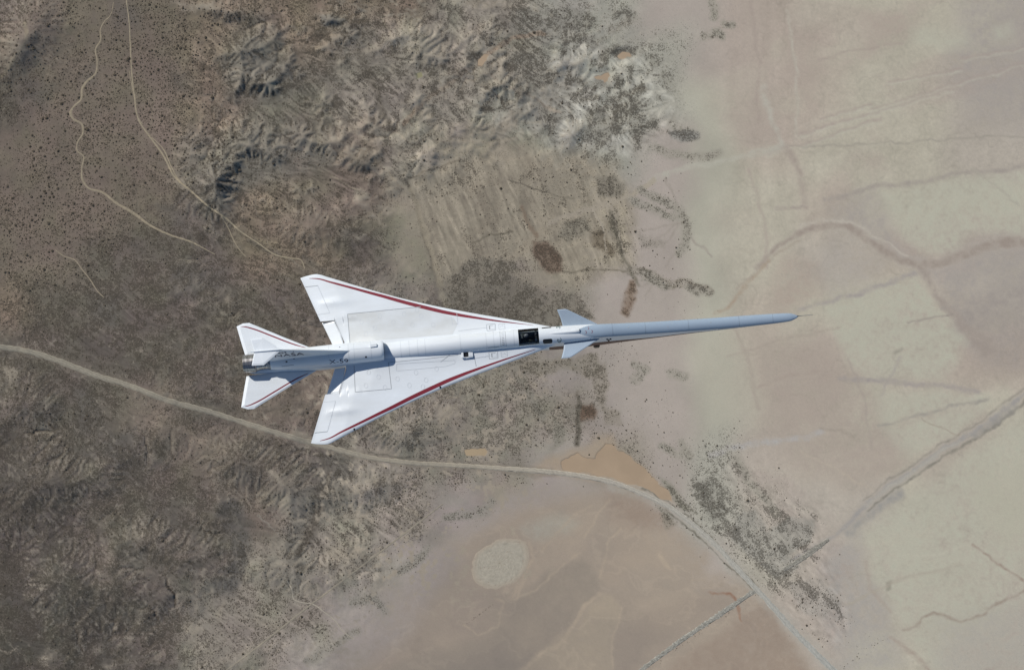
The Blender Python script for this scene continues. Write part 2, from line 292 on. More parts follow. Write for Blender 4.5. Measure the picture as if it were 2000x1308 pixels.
tl([(802, 372), (822, 430), (842, 490), (862, 560)], 9, (164, 154, 134), 4, .7); tl([(865, 575), (880, 600), (905, 640)], 14, (160, 152, 134), 5, .8)
tl([(880, 560), (960, 530), (1010, 495), (1060, 450)], 16, (160, 150, 132), 8, .7)
tl([(800, 345), (850, 330), (900, 315)], 3, (118, 110, 96), 2, .7); tl([(995, 352), (1060, 372), (1120, 388)], 2, (108, 102, 90), 1.5, .8); tl([(920, 480), (960, 462), (1000, 450)], 2.5, (112, 106, 92), 2, .8)
tl([(1075, 432), (1160, 402), (1232, 381), (1275, 352)], 9, (162, 153, 138), 3, .85); 
for pts in ([(1060, 332), (1120, 335), (1128, 395), (1090, 405)],): tint(poly(pts, 10, 1, .5), (150, 142, 126))
for pts, c, cv, a in (([(1043, 470), (1072, 468), (1095, 500), (1098, 528), (1070, 532), (1055, 512), (1040, 492)], (116, 100, 86), .75, .9), ([(1152, 452), (1180, 446), (1190, 470), (1204, 490), (1195, 500), (1162, 480)], (118, 108, 92), .6, .85),
                   ([(1232, 552), (1246, 548), (1240, 590), (1226, 622), (1214, 612)], (122, 104, 88), .6, .85), ([(860, 560), (920, 505), (1000, 512), (1060, 572), (1120, 572), (1165, 625), (1100, 640), (900, 632)], (128, 122, 110), .62, .8),
                   ([(1160, 345), (1200, 340), (1222, 360), (1205, 385), (1170, 380)], (130, 124, 112), .6, .85), ([(1110, 432), (1150, 420), (1155, 450), (1110, 470), (1090, 455)], (138, 132, 118), .55, .8),
                   ([(1245, 450), (1300, 470), (1300, 485), (1255, 480)], (146, 139, 129), .4, .7), ([(1185, 420), (1205, 415), (1215, 470), (1200, 460)], (126, 120, 106), .6, .8),
                   ([(1131, 792), (1155, 791), (1161, 805), (1155, 820), (1132, 821)], (112, 94, 80), .5, .95), ([(1150, 730), (1180, 705), (1190, 750), (1175, 790), (1210, 800), (1215, 830), (1180, 830), (1160, 770)], (142, 134, 121), .5, .7),
                   ([(1150, 690), (1165, 690), (1170, 720), (1145, 740), (1110, 715), (1050, 730), (1005, 710), (1060, 700)], (138, 131, 117), .6, .7),
                   ([(1355, 945), (1390, 935), (1400, 970), (1425, 1000), (1400, 1012), (1370, 985)], (134, 131, 122), .65, .8), ([(1440, 1005), (1480, 1000), (1500, 1040), (1540, 1015), (1590, 1020), (1585, 1060), (1545, 1085), (1560, 1110), (1520, 1130), (1480, 1090), (1430, 1050)], (148, 145, 137), .34, .7),
                   ([(1280, 980), (1310, 1000), (1325, 1022), (1300, 1030)], (132, 126, 114), .55, .8), ([(1285, 930), (1310, 945), (1345, 985), (1370, 1010), (1345, 1000), (1310, 975)], (138, 134, 122), .6, .85),
                   ([(1540, 1140), (1600, 1130), (1640, 1180), (1600, 1210), (1560, 1190)], (156, 150, 142), .3, .6)):
    wm = poly(pts, 6, 1, a); tint(wm, c, .35); setcover(wm, cv)
tl([(1100, 527), (1170, 528), (1232, 531)], 2.2, (112, 105, 92), 1.4, .7, 1, .5); 
cr = [(1232, 531), (1256, 534), (1290, 547), (1312, 556), (1345, 553), (1362, 560), (1382, 567)]
wm = line(cr, 15, 5, 1, .8); tint(wm, (140, 133, 121), .6); setcover(wm, .5); tl(cr, 3, (168, 160, 149), 1.5, .9)
tl([(1156, 402), (1172, 428), (1180, 450), (1186, 490)], 3.5, (166, 157, 142), 1.6, .9); tl([(1190, 408), (1206, 450), (1220, 500), (1238, 540), (1252, 556)], 5, (112, 107, 95), 3, .65, 1, .5); tl([(1194, 408), (1210, 450), (1224, 500)], 2, (166, 157, 143), 1.4, .8)
for a, b in (((1262, 478), (1325, 440)), ((1295, 485), (1330, 440)), ((1300, 520), (1345, 455)), ((1255, 560), (1285, 545)), ((1345, 455), (1390, 500)), ((1262, 580), (1285, 545)), ((1340, 440), (1300, 350)), ((1335, 440), (1250, 445))):
    tl([a, b], 3, (150, 142, 133), 2, .6, 1, .6)
tl([(1000, 880), (1040, 838), (1066, 811), (1092, 790), (1116, 768)], 5, (158, 149, 136), 3, .7, 1, .6)
# shrub arcs east of the fields
for pts in ([(690, 1175), (730, 1165), (752, 1190)], [(780, 1120), (812, 1095), (835, 1070)], [(870, 1010), (950, 1000), (962, 978)], [(600, 1290), (660, 1250), (700, 1230)], [(1250, 370), (1290, 390), (1330, 410), (1345, 440), (1342, 465)], [(1230, 390), (1270, 405), (1300, 420), (1330, 430)], [(1345, 440), (1340, 480), (1325, 495)], [(1262, 540), (1290, 552), (1300, 560)], [(1345, 560), (1380, 570)], [(1315, 250), (1340, 262), (1355, 270)], [(1270, 290), (1300, 300), (1350, 310), (1400, 300)],
            [(1375, 70), (1400, 65), (1410, 72)], [(1415, 47), (1432, 49)], [(1390, 0), (1392, 20), (1393, 35)], [(1195, 60), (1240, 30)], [(1310, 730), (1335, 735)], [(1240, 715), (1262, 725), (1240, 745)], [(1290, 870), (1340, 890)], [(1330, 860), (1345, 890)], [(1440, 900), (1480, 960), (1520, 1010)]):
    wm = line(pts, 12, 8, 1, .8); setcover(wm, .42); tint(wm, (150, 145, 134), .5)
wm = poly([(1305, 258), (1330, 255), (1362, 262), (1360, 275), (1330, 280), (1310, 270)], 5, 1, .9); setcover(wm, .75); tint(wm, (138, 136, 130), .4)
# alkali flats with dark whorls
alk = poly([(1040, 90), (1130, 70), (1250, 85), (1300, 130), (1330, 200), (1300, 280), (1200, 300), (1100, 280), (1030, 200)], 30, 2, 1.0)
w, m = alk
who = fbm(22, 4, 33, U[w]+18*fbm(40, 3, 34, U[w], V[w]), V[w]+18*fbm(40, 3, 35, U[w], V[w]))
C[w] += (m*np.clip(who, -1, 1)*26)[..., None]*np.array((.9, .95, 1), f4); cover[w] += m*np.clip(-who-.02, 0, 1)*1.5-.06*m
for pts, cv in (([(1135, 220), (1165, 205), (1190, 205), (1230, 215), (1280, 230), (1285, 255), (1240, 262), (1200, 260), (1160, 280), (1135, 245)], .62), ([(1185, 185), (1225, 180), (1255, 190), (1260, 212), (1215, 225), (1180, 210)], .72), ([(1000, 100), (1060, 105), (1090, 140), (1080, 175), (1010, 165)], .68), ([(1000, 20), (1100, 10), (1160, 30), (1150, 60), (1060, 65), (1000, 60)], .5), ([(1050, 200), (1100, 205), (1110, 235), (1060, 240)], .6),
                ([(1190, 20), (1230, 18), (1245, 28), (1200, 32)], .6), ([(1000, 60), (1080, 65), (1180, 72), (1150, 82), (1060, 80)], .6)):
    wm = poly(pts, 9, 1, .8); setcover(wm, cv); tint(wm, (136, 133, 123), .6)
fork = poly([(1350, 930), (1440, 900), (1520, 960), (1600, 1000), (1610, 1080), (1660, 1200), (1640, 1260), (1560, 1230), (1500, 1140), (1420, 1060), (1360, 1000)], 16, 1, 1.0)
w, m = fork; fa = (U*.66+V*.75)*.32; fb = U*.75-V*.66; wh = fbm(15, 4, 36, fa[w]+W2u[w]*6, fb[w]+W2v[w]*8); cover[w] += m*np.clip(wh-.04, 0, 1)*1.3; C[w] *= (1-.10*m*np.clip(fbm(5, 2, 49, fa[w], fb[w]), -1, 1))[..., None]
# pale patches and washes
for pts in ([(900, 0), (1000, 0), (1000, 15), (940, 25)], [(985, 190), (1010, 200), (1005, 235), (960, 270), (915, 268), (930, 245), (970, 230)], [(768, 115), (785, 118), (780, 145), (765, 150)], [(830, 190), (850, 200), (880, 240), (865, 238), (825, 212)], [(770, 285), (800, 290), (790, 305), (770, 300)], [(700, 390), (712, 385), (730, 420), (745, 445), (735, 440), (712, 405)], [(690, 360), (712, 360), (716, 380), (685, 385)], [(728, 395), (762, 390), (768, 410), (745, 420)],
            [(760, 500), (785, 505), (810, 530), (830, 550), (805, 540), (780, 525)], [(800, 570), (840, 575), (825, 590), (790, 588)], [(695, 470), (712, 468), (708, 478), (690, 480)], [(775, 485), (790, 482), (785, 490)], [(520, 910), (560, 930), (550, 945), (525, 930)], [(525, 960), (545, 975), (565, 990), (600, 1015), (605, 1040), (585, 1045), (565, 1010), (545, 990)], [(5, 720), (40, 722), (35, 745), (15, 752)], 
            [(560, 830), (590, 840), (620, 870), (590, 880)], [(700, 880), (760, 870), (760, 890)], [(840, 790), (890, 800), (900, 820), (850, 830)], [(860, 830), (930, 840), (880, 865)], [(800, 735), (830, 740), (825, 770), (790, 765)], [(655, 1070), (690, 1080), (720, 1100), (690, 1105), (640, 1095)], [(640, 1040), (665, 1045), (650, 1060)], [(660, 1010), (700, 1000), (720, 1012), (680, 1020)], [(500, 1205), (550, 1215), (545, 1230), (505, 1222)], [(90, 1265), (110, 1270), (95, 1300), (75, 1290)], [(360, 1220), (390, 1225), (375, 1245)], [(180, 1262), (200, 1258), (198, 1275), (178, 1275)], [(295, 1270), (320, 1265), (310, 1290)], [(205, 1285), (230, 1290), (220, 1305), (200, 1300)],
            [(420, 1200), (440, 1175), (425, 1215)], [(370, 1215), (395, 1228), (385, 1240)], [(590, 1130), (630, 1140), (625, 1170), (595, 1165)], [(980, 530), (1060, 520), (1100, 540), (1060, 570), (1030, 560)], [(600, 370), (620, 368), (616, 378)], [(335, 5), (430, 5), (420, 20), (360, 25)]):
    wm = poly(pts, 7, 2 if pts[0][0] > 650 else 1, .7); tint(wm, (154, 145, 130), .9); w, m = wm; cover[w] *= 1-.7*m
for pts, wd, c in (([(620, 220), (645, 222), (660, 240), (680, 255), (700, 262), (722, 280)], 2.5, (150, 140, 125)), ([(680, 213), (720, 245), (745, 255), (775, 257), (800, 277), (825, 290)], 3, (152, 142, 126)), ([(800, 292), (830, 278), (900, 272), (962, 281), (1010, 268)], 4, (156, 147, 131)), ([(962, 281), (966, 302)], 3, (156, 147, 131)), ([(1060, 62), (1000, 76), (960, 100), (905, 140), (870, 172), (830, 195), (790, 240)], 8, (148, 132, 115)),
                ([(945, 140), (1000, 170), (1040, 190), (1090, 218)], 5, (154, 143, 129)), ([(935, 165), (965, 180), (985, 205)], 3, (118, 108, 94)), ([(750, 100), (765, 115), (770, 110), (760, 60), (735, 30)], 2.5, (150, 141, 124)), ([(820, 290), (858, 292), (862, 330)], 3, (150, 142, 128)), ([(620, 325), (660, 350), (700, 370)], 2, (138, 128, 112)), ([(755, 327), (765, 345), (785, 362)], 3, (146, 136, 119)),
                ([(500, 1005), (545, 1040), (570, 1055), (572, 1080), (560, 1095)], 2, (146, 139, 128)), ([(640, 990), (700, 985), (760, 990), (790, 1000), (800, 1012)], 3, (152, 144, 131)), ([(700, 1008), (720, 1040), (740, 1050)], 3, (154, 146, 133)), ([(650, 1060), (700, 1085), (705, 1110)], 3, (154, 146, 133)),
                ([(410, 680), (440, 690), (460, 710)], 1.5, (140, 131, 117)), ([(415, 745), (440, 765), (450, 775)], 2, (146, 137, 122)), ([(870, 780), (895, 775), (898, 760)], 2.5, (160, 150, 133)), ([(930, 740), (955, 750), (965, 775), (985, 790)], 2.5, (158, 149, 133)), ([(570, 860), (600, 868), (600, 885)], 3, (148, 140, 126)), ([(0, 1265), (15, 1272), (30, 1262)], 2.5, (148, 139, 125)), ([(285, 320), (340, 340), (345, 300)], 1.5, (140, 130, 114)), ([(300, 190), (295, 240), (290, 268)], 1.5, (138, 128, 112)), ([(340, 245), (342, 300), (338, 320)], 2, (142, 132, 116)), ([(50, 50), (55, 85), (30, 120), (10, 150)], 8, (136, 126, 108)), ([(190, 0), (188, 30), (190, 48)], 3, (120, 112, 100)),
                ([(395, 440), (440, 462), (470, 490)], 2, (132, 124, 110)), ([(540, 500), (512, 520), (500, 530)], 2.5, (136, 126, 110)), ([(515, 530), (530, 540), (560, 545)], 2, (132, 124, 112)), ([(560, 505), (590, 535)], 2, (134, 126, 112))):
    tl(pts, wd, c, 1.8, .85, 1, .3)
# dark gullies, hollows and thickets
for pts, wd, c, a in (([(700, 105), (722, 145), (738, 180), (745, 225), (770, 256)], 9, (94, 87, 76), .6), ([(640, 120), (690, 130), (730, 170)], 4, (98, 91, 80), .6), ([(690, 215), (720, 232), (745, 252), (780, 256)], 5, (96, 88, 78), .6), ([(900, 180), (920, 200), (960, 210)], 5, (100, 94, 84), .6), ([(1015, 735), (1035, 760), (1062, 805), (1095, 862)], 13, (138, 134, 121), .7), ([(1000, 755), (1030, 780), (1060, 812)], 7, (140, 135, 123), .6),
                  ([(1127, 770, 2), (1127, 800, 6), (1125, 868, 6)], 6, (104, 99, 88), .9), ([(450, 1000), (458, 1050), (448, 1100), (438, 1150)], 32, (95, 93, 88), .7), ([(655, 895), (640, 940), (612, 1010), (590, 1065)], 42, (106, 102, 94), .7), ([(628, 985), (612, 1030), (585, 1080)], 10, (92, 84, 74), .7), ([(620, 880), (636, 905), (640, 960)], 5, (96, 90, 80), .6), ([(580, 1100), (600, 1110)], 8, (92, 86, 76), .6),
                  ([(230, 1070), (290, 1080), (340, 1100), (395, 1112)], 14, (88, 84, 76), .6), ([(330, 1015), (370, 1030), (420, 1045)], 6, (88, 84, 76), .5), ([(420, 985), (450, 1010), (490, 1025)], 10, (90, 86, 78), .6), ([(150, 1120), (170, 1160), (210, 1220), (200, 1290)], 20, (90, 87, 80), .5), ([(190, 780), (220, 830), (280, 860)], 14, (96, 92, 84), .5), ([(590, 505), (630, 540), (680, 570)], 10, (100, 96, 88), .5), ([(560, 590), (570, 640), (560, 670)], 10, (94, 86, 75), .5), ([(490, 470), (540, 500)], 8, (98, 94, 86), .5), ([(1020, 400), (1035, 440), (1048, 460)], 6, (122, 106, 90), .6), ([(1120, 770), (1127, 762)], 3, (120, 112, 100), .6)):
    wm = line(pts, wd, wd*.5+2, 2 if wd > 12 else 1, a); tint(wm, c, .3)
tint(poly([(628, 28), (655, 32), (680, 45), (650, 50), (628, 48)], 5, 1, .8), (92, 90, 86), .3); tint(poly([(916, 100), (945, 102), (935, 112), (925, 128), (914, 130)], 3, 1, .8), (92, 90, 84))  # second patch paints the shading left of the north pond into the soil
for pts in ([(330, 140), (370, 150), (360, 170), (330, 165)], [(160, 130), (180, 120), (180, 150), (160, 150)], [(300, 400), (350, 420), (360, 460), (320, 450)], [(170, 580), (230, 590), (230, 640), (180, 630)], [(340, 530), (430, 520), (430, 570), (350, 580)], [(20, 90), (60, 80), (65, 130), (30, 150)], [(45, 175), (100, 170), (90, 220), (50, 210)], [(240, 0), (280, 20), (280, 60), (235, 60)], [(150, 760), (190, 760), (190, 820), (150, 830)], [(210, 850), (280, 840), (290, 960), (230, 930)]):
    wm = poly(pts, 18, 2, .5); tint(wm, (100, 97, 91)); 
for pts in ([(385, 345), (425, 285), (490, 250), (560, 248), (645, 280), (650, 320), (560, 345), (480, 360), (430, 412), (388, 395)], [(428, 120), (480, 78), (560, 118), (605, 182), (520, 205), (440, 185)]):
    wm = poly(pts, 16, 1, .55); tint(wm, (112, 109, 101), .5); setrelief(wm, 8.5)
for pts in ([(560, 110), (700, 95), (760, 150), (740, 240), (640, 215), (570, 170)], [(760, 100), (900, 70), (930, 130), (900, 200), (800, 170)], [(930, 120), (1060, 100), (1100, 170), (1040, 220), (950, 190)]):
    wm = poly(pts, 30, 2, .45); tint(wm, (122, 116, 105), .6)
# pale alkali crumbs scattered over the southern hills
crumb = sst(.50, .72, fbm(7, 2, 41)+.5*fbm(60, 3, 42)+.25*N5)*sst(560, 680, VA)*(1-sst(700, 900, UA))*.5
C += crumb[..., None]*(np.array((148, 140, 127), f4)-C); cover *= 1-.7*crumb
crumb2 = sst(.28, .5, fbm(11, 4, 43)+.2*N5+.4*fbm(70, 3, 44))*sst(540, 640, UA)*(1-sst(1010, 1130, UA))*sst(640, 760, VA)*(1-sst(1130, 1240, VA))*.9
C += crumb2[..., None]*(np.array((163, 153, 137), f4)-C); cover *= 1-.65*crumb2
crumb3 = sst(.34, .55, fbm(16, 4, 45, UB, V*1.6)+.35*fbm(60, 3, 46))*sst(520, 700, UA)*(1-sst(1060, 1150, UA))*(1-sst(290, 380, VA))*.6
C += crumb3[..., None]*(np.array((156, 149, 134), f4)-C); cover *= 1-.5*crumb3
crumb4 = sst(.36, .6, fbm(8, 3, 47)+.3*N5)*poly_full([(200, 640), (310, 640), (310, 840), (180, 840)], 40)*.6; C += crumb4[..., None]*(np.array((150, 141, 127), f4)-C)
mudm = poly_full([(700, 1330), (780, 1200), (880, 1060), (1000, 985), (1190, 965), (1310, 1020), (1390, 1090), (1480, 1150), (1580, 1330)], 26)
sw = fbm(90, 5, 55, U+W1u*60+W2u*10, V*1.3+W1v*60+W2v*10); C += (mudm*np.clip(sw*1.6, -1, 1)*7)[..., None]*np.array((1, .85, .6), f4)
rim = sst(.93, .99, 1-np.abs(sw-.05)*1.5)*mudm; C += (rim*5)[..., None]*np.array((1, .9, .7), f4)
# orange silt fan by the pond and gravel island
tint(poly([(1040, 915), (1070, 890), (1110, 880), (1150, 870), (1165, 850), (1195, 850), (1210, 880), (1260, 915), (1320, 985), (1220, 945), (1120, 928), (1050, 925)], 10, 1, .7), (168, 152, 132), .3); setcover(poly([(1040, 915), (1170, 860), (1210, 880), (1320, 985), (1050, 925)], 10, 1, 1), .03)

RELIEF_GAIN = 1.0
# ---- relief: rolling base, then gullies that run down its slopes
H = fbm(170, 2, 51)*relief*1.5
def bumpH(cu, cv, ru, rv, ang, h):
    ca, sa = math.cos(R(ang)), math.sin(R(ang)); du, dv = UB-cu, VB-cv; a = (du*ca+dv*sa)/ru; b = (-du*sa+dv*ca)/rv
    return 1.0*h*np.exp(-(a*a+b*b))
for b in ((520, 285, 70, 34, 12, 14.4), (445, 350, 60, 34, -50, 11.9), (600, 270, 60, 22, 20, 11), (480, 110, 55, 28, 10, 10.8), (520, 165, 60, 26, 25, 5.5), (620, 165, 60, 20, 15, 3.6), (650, 40, 26, 12, 20, 8), (720, 100, 60, 22, 5, 2.7), (860, 95, 80, 22, -10, 2.5), (900, 150, 70, 24, 10, 2.7), (960, 60, 90, 18, 8, 2.4), (1040, 130, 60, 26, 0, 2.4), (830, 210, 60, 20, 25, 3.0), (690, 300, 40, 18, 30, 5),
          (300, 1060, 110, 46, 12, 7.9), (310, 1150, 100, 60, 8, 6.5), (240, 880, 120, 46, -25, 5.7), (100, 930, 90, 60, 0, 10), (470, 900, 70, 40, 20, 9), (330, 770, 90, 40, 15, 5.0), (60, 790, 70, 40, 10, 8), (110, 1150, 70, 60, 0, 9), (560, 940, 50, 50, 50, 7), (560, 1100, 50, 40, 30, 8), (700, 960, 80, 36, -10, 7), (780, 840, 60, 40, 20, 7), (60, 40, 60, 60, 0, 10), (40, 100, 30, 60, 30, 7), (440, 20, 50, 20, 10, 8), (600, 440, 90, 40, 10, 7), (740, 560, 70, 40, 20, 6)):
    H = H+bumpH(*b)
relmask = np.clip(relief/5, 0, 1.2)
slope0 = np.hypot(np.gradient(H, axis=1)/STEP/MPP, np.gradient(H, axis=0)/STEP/MPP); slope0[:, :8] = 0; slope0[:, -8:] = 0; slope0[:8] = 0; slope0[-8:] = 0
import heapq
def carve(h, kmap, dx, iters, diff, fill_every=4):
    """running water cuts valleys: steepest-descent drainage, stream-power lowering, a little creep"""
    ny_, nx_ = h.shape; ids = np.arange(ny_*nx_).reshape(ny_, nx_); ar = None
    for it in range(iters):
        if it % fill_every == 0: h = flood(h)
        best = np.full(h.shape, 1e-9); rc = ids.copy()
        for dj in (-1, 0, 1):
            for di in (-1, 0, 1):
                if di == 0 and dj == 0: continue
                ys = slice(max(0, -dj), ny_-max(0, dj)); yd = slice(max(0, dj), ny_-max(0, -dj)); xs2 = slice(max(0, -di), nx_-max(0, di)); xd = slice(max(0, di), nx_-max(0, -di))
                sl = (h[ys, xs2]-h[yd, xd])/(dx*math.hypot(di, dj)); m_ = sl > best[ys, xs2]
                best[ys, xs2] = np.where(m_, sl, best[ys, xs2]); rc[ys, xs2] = np.where(m_, ids[yd, xd], rc[ys, xs2])
        od = np.argsort(h, axis=None, kind='stable'); odl = od.tolist(); r_ = rc.ravel().tolist(); acc = [1.0]*(ny_*nx_)
        for i in reversed(odl):
            j = r_[i]
            if j != i: acc[j] += acc[i]
        ar = np.array(acc).reshape(ny_, nx_)*dx*dx
        fk = (kmap*np.power(np.minimum(ar, 20000), .5)/dx).ravel().tolist(); hl = h.ravel().tolist()
        for i in odl:
            j = r_[i]
            if j != i: q_ = fk[i]; hl[i] = (hl[i]+q_*hl[j])/(1+q_)
        h = np.array(hl).reshape(ny_, nx_)
        l_ = np.zeros_like(h); l_[1:-1, 1:-1] = (h[:-2, 1:-1]+h[2:, 1:-1]+h[1:-1, :-2]+h[1:-1, 2:])/4-h[1:-1, 1:-1]; h = h+diff*l_
    return h, ar
def flood(h):
    """fill closed hollows so that water always finds a way out"""
    ny_, nx_ = h.shape; n = ny_*nx_; g = h.ravel().tolist(); done = bytearray(n); q_ = []
    for i in list(range(nx_))+list(range(n-nx_, n))+list(range(0, n, nx_))+list(range(nx_-1, n, nx_)):
        if not done[i]: done[i] = 1; q_.append((g[i], i))
    ep = (np.random.default_rng(3).random(n)**2*.03+1e-4).tolist(); heapq.heapify(q_); push, pop = heapq.heappush, heapq.heappop
    while q_:
        z, i = pop(q_); x = i % nx_
        for j in (i-nx_, i+nx_, i-1 if x else -1, i+1 if x < nx_-1 else -1):
            if 0 <= j < n and not done[j]:
                done[j] = 1
                if g[j] <= z: g[j] = z+ep[j]
                push(q_, (g[j], j))
    return np.array(g).reshape(ny_, nx_)
iu = int(np.searchsorted(Uc, 1400)); e0, e1 = 7, NV_-7
bad = poly([(440, 80), (560, 60), (1000, 60), (1120, 120), (1100, 260), (960, 320), (640, 380), (420, 420), (380, 330)], 60, 2, 1.0); badm = np.zeros_like(U); badm[bad[0]] = bad[1]
hh = (H+fbm(64, 4, 52)*relief*.75+fbm(50, 4, 53)*badm*10.0+fbm(26, 3, 54)*relmask*.9+N12*.4*np.clip(relief, 0, 3)*.5)[e0:e1, 7:iu].astype(float)
# regional fall towards the lake bed
hh += (-(U[e0:e1, 7:iu]-700)*.012-(V[e0:e1, 7:iu]-650)*.006)*MPP*1.2
H_keep = hh.copy(); K_ = (.022+.014*badm[e0:e1, 7:iu])*np.clip(relief[e0:e1, 7:iu]/4, .02, 1.6)
hc = hh[::2, ::2]; hc2, _ = carve(hc, K_[::2, ::2], STEP*2*MPP, 16, .035)
dlt = hc2-hc; yy = np.minimum(np.arange(hh.shape[0])/2, dlt.shape[0]-1.001); xx = np.minimum(np.arange(hh.shape[1])/2, dlt.shape[1]-1.001)
y0, x0 = yy.astype(int), xx.astype(int); fy, fx = (yy-y0)[:, None], (xx-x0)[None]
d4 = (dlt[y0][:, x0]*(1-fx)+dlt[y0][:, x0+1]*fx)*(1-fy)+(dlt[y0+1][:, x0]*(1-fx)+dlt[y0+1][:, x0+1]*fx)*fy
hf, AR = carve(hh+d4, K_, STEP*MPP, 4, .05, 4)
trend = (-(U[e0:e1, 7:iu]-700)*.012-(V[e0:e1, 7:iu]-650)*.006)*MPP*1.2
wx = 1-sst(1200, 1380, U[e0:e1, 7:iu])
Hn = H.astype(float).copy(); Hn[e0:e1, 7:iu] = (hf-trend)*wx+H[e0:e1, 7:iu]*(1-wx); H = Hn.astype(f4)*RELIEF_GAIN*(1-.12*sst(620, 760, VA)*(1-sst(520, 640, UA)))
ARF = np.ones_like(U)*10; ARF[e0:e1, 7:iu] = AR
LG = sst(2.0, 3.6, np.log10(ARF))*np.clip(relief/2.5, 0, 1)*(1-sst(1250, 1390, U))   # drainage lines
bl = H.copy()
for _ in range(3):
    bl[1:-1] = (bl[:-2]+2*bl[1:-1]+bl[2:])/4; bl[:, 1:-1] = (bl[:, :-2]+2*bl[:, 1:-1]+bl[:, 2:])/4
spur = np.clip((H-bl)*6, -1, 1)*np.clip(relief/2, 0, 1); spur[:, :8] = 0; spur[:, -8:] = 0; spur[:8] = 0; spur[-8:] = 0
H = H+(N12*.14+N5*.08)*np.clip(relief*.5+.10, 0, 1.0)
LG *= .3+.7*np.clip(np.hypot(np.gradient(bl, axis=0), np.gradient(bl, axis=1))*12, 0, 1)
LG = (LG+np.roll(LG, 1, 0)+np.roll(LG, -1, 0)+np.roll(LG, 1, 1)+np.roll(LG, -1, 1))/3.4; LG = np.clip(LG, 0, 1)
# fine rills: grain smeared down the slope
bs = bl[e0:e1, 7:iu].astype(f4); gyy, gxx = np.gradient(bs); gm_ = np.hypot(gxx, gyy)+1e-6; fdx, fdy = (-gxx/gm_).astype(f4), (-gyy/gm_).astype(f4)
seedn = rng.random(bs.shape).astype(f4); seedn = (seedn+np.roll(seedn, 1, 0)+np.roll(seedn, 1, 1)+np.roll(np.roll(seedn, 1, 0), 1, 1))/4
JJ, II = np.meshgrid(np.arange(bs.shape[0], dtype=f4), np.arange(bs.shape[1], dtype=f4), indexing='ij'); lic = seedn.copy()
for sg in (1, -1):
    pj, pi_ = JJ.copy(), II.copy()
    for k in range(9):
        a = np.clip(pj+.5, 0, bs.shape[0]-1).astype(np.int32); b = np.clip(pi_+.5, 0, bs.shape[1]-1).astype(np.int32)
        pj += sg*fdy[a, b]; pi_ += sg*fdx[a, b]
        a = np.clip(pj+.5, 0, bs.shape[0]-1).astype(np.int32); b = np.clip(pi_+.5, 0, bs.shape[1]-1).astype(np.int32); lic += seedn[a, b]
lic = (lic-lic.mean())/lic.std(); RILL = np.zeros_like(U); RILL[e0:e1, 7:iu] = lic
alm = np.zeros_like(U); alm[alk[0]] = alk[1]
south = sst(620, 760, VA)*(1-sst(520, 640, UA))
rw = (1-.45*south)*np.clip(np.clip(relief/3.2-.25, 0, 1)+alm*.8+.6*badm, 0, 1.3)*(1-sst(1290, 1400, UA)); rw[alm*0 > 1] = 0
RILL *= rw; C *= (1+.075*np.clip(RILL, -2.2, 2.2))[..., None]; cover -= .13*np.clip(RILL, -1.5, 1.5)*np.clip(cover*3, 0, 1)
# brush follows the drainage, crests are bare, the biggest beds carry pale sand
cover += LG*.30-np.clip(spur, 0, 1)*.25
C += (np.clip(spur, 0, 1)*.45)[..., None]*(np.array((152, 144, 130), f4)-C)
C += (LG*.48)[..., None]*(np.array((92, 85, 76), f4)-C)
bed = sst(3.7, 4.4, np.log10(ARF))*np.clip(relief/2.5, 0, 1)*(1-sst(1250, 1390, U)); C += (bed*.4)[..., None]*(np.array((150, 142, 127), f4)-C); cover *= 1-.5*bed
tint_h = np.clip(slope0*2.2, 0, 1)*relmask*.35
C += tint_h[..., None]*(np.array((116, 114, 105), f4)-C)

# ---- ponds: hollow the ground out, water sheets are laid below
PONDS = {
    'big': [(1102, 897), (1130, 884), (1150, 893), (1166, 894), (1170, 880), (1182, 869), (1192, 868), (1203, 876), (1225, 887), (1236, 901), (1252, 910), (1266, 921), (1276, 936), (1283, 947), (1302, 957), (1314, 980), (1290, 971), (1242, 945), (1200, 931), (1160, 922), (1130, 918), (1105, 917)],
    'lens': [(907, 879), (914, 876), (946, 878), (952, 883), (946, 889), (912, 888)],
    'north': [(932, 126), (935, 114), (948, 104), (958, 106), (950, 116), (940, 126)],
    'upper': [(1204, 111), (1211, 105), (1229, 103), (1230, 108), (1218, 112), (1207, 116)],
    'forked': [(1160, 150), (1172, 147), (1175, 146), (1187, 144), (1187, 150), (1181, 157), (1179, 163), (1174, 155), (1163, 154)],
    'green': [(817, 144), (826, 142), (829, 149), (820, 152)]}
for k, pts in PONDS.items():
    big = k == 'big'
    w, m = poly(pts, 30 if big else 20, 0, 1); near = sst(0, .35, m); H[w] *= 1-near
    w, m = poly(pts, 5 if big else 3, 1, 1); H[w] += (.35-1.3*m)*sst(0, .25, m); tint((w, sst(0, .6, m)*.75), (150, 132, 112) if k != 'green' else (128, 128, 104), .2); cover[w] *= 1-sst(0, .5, m)
    H[w] += 0
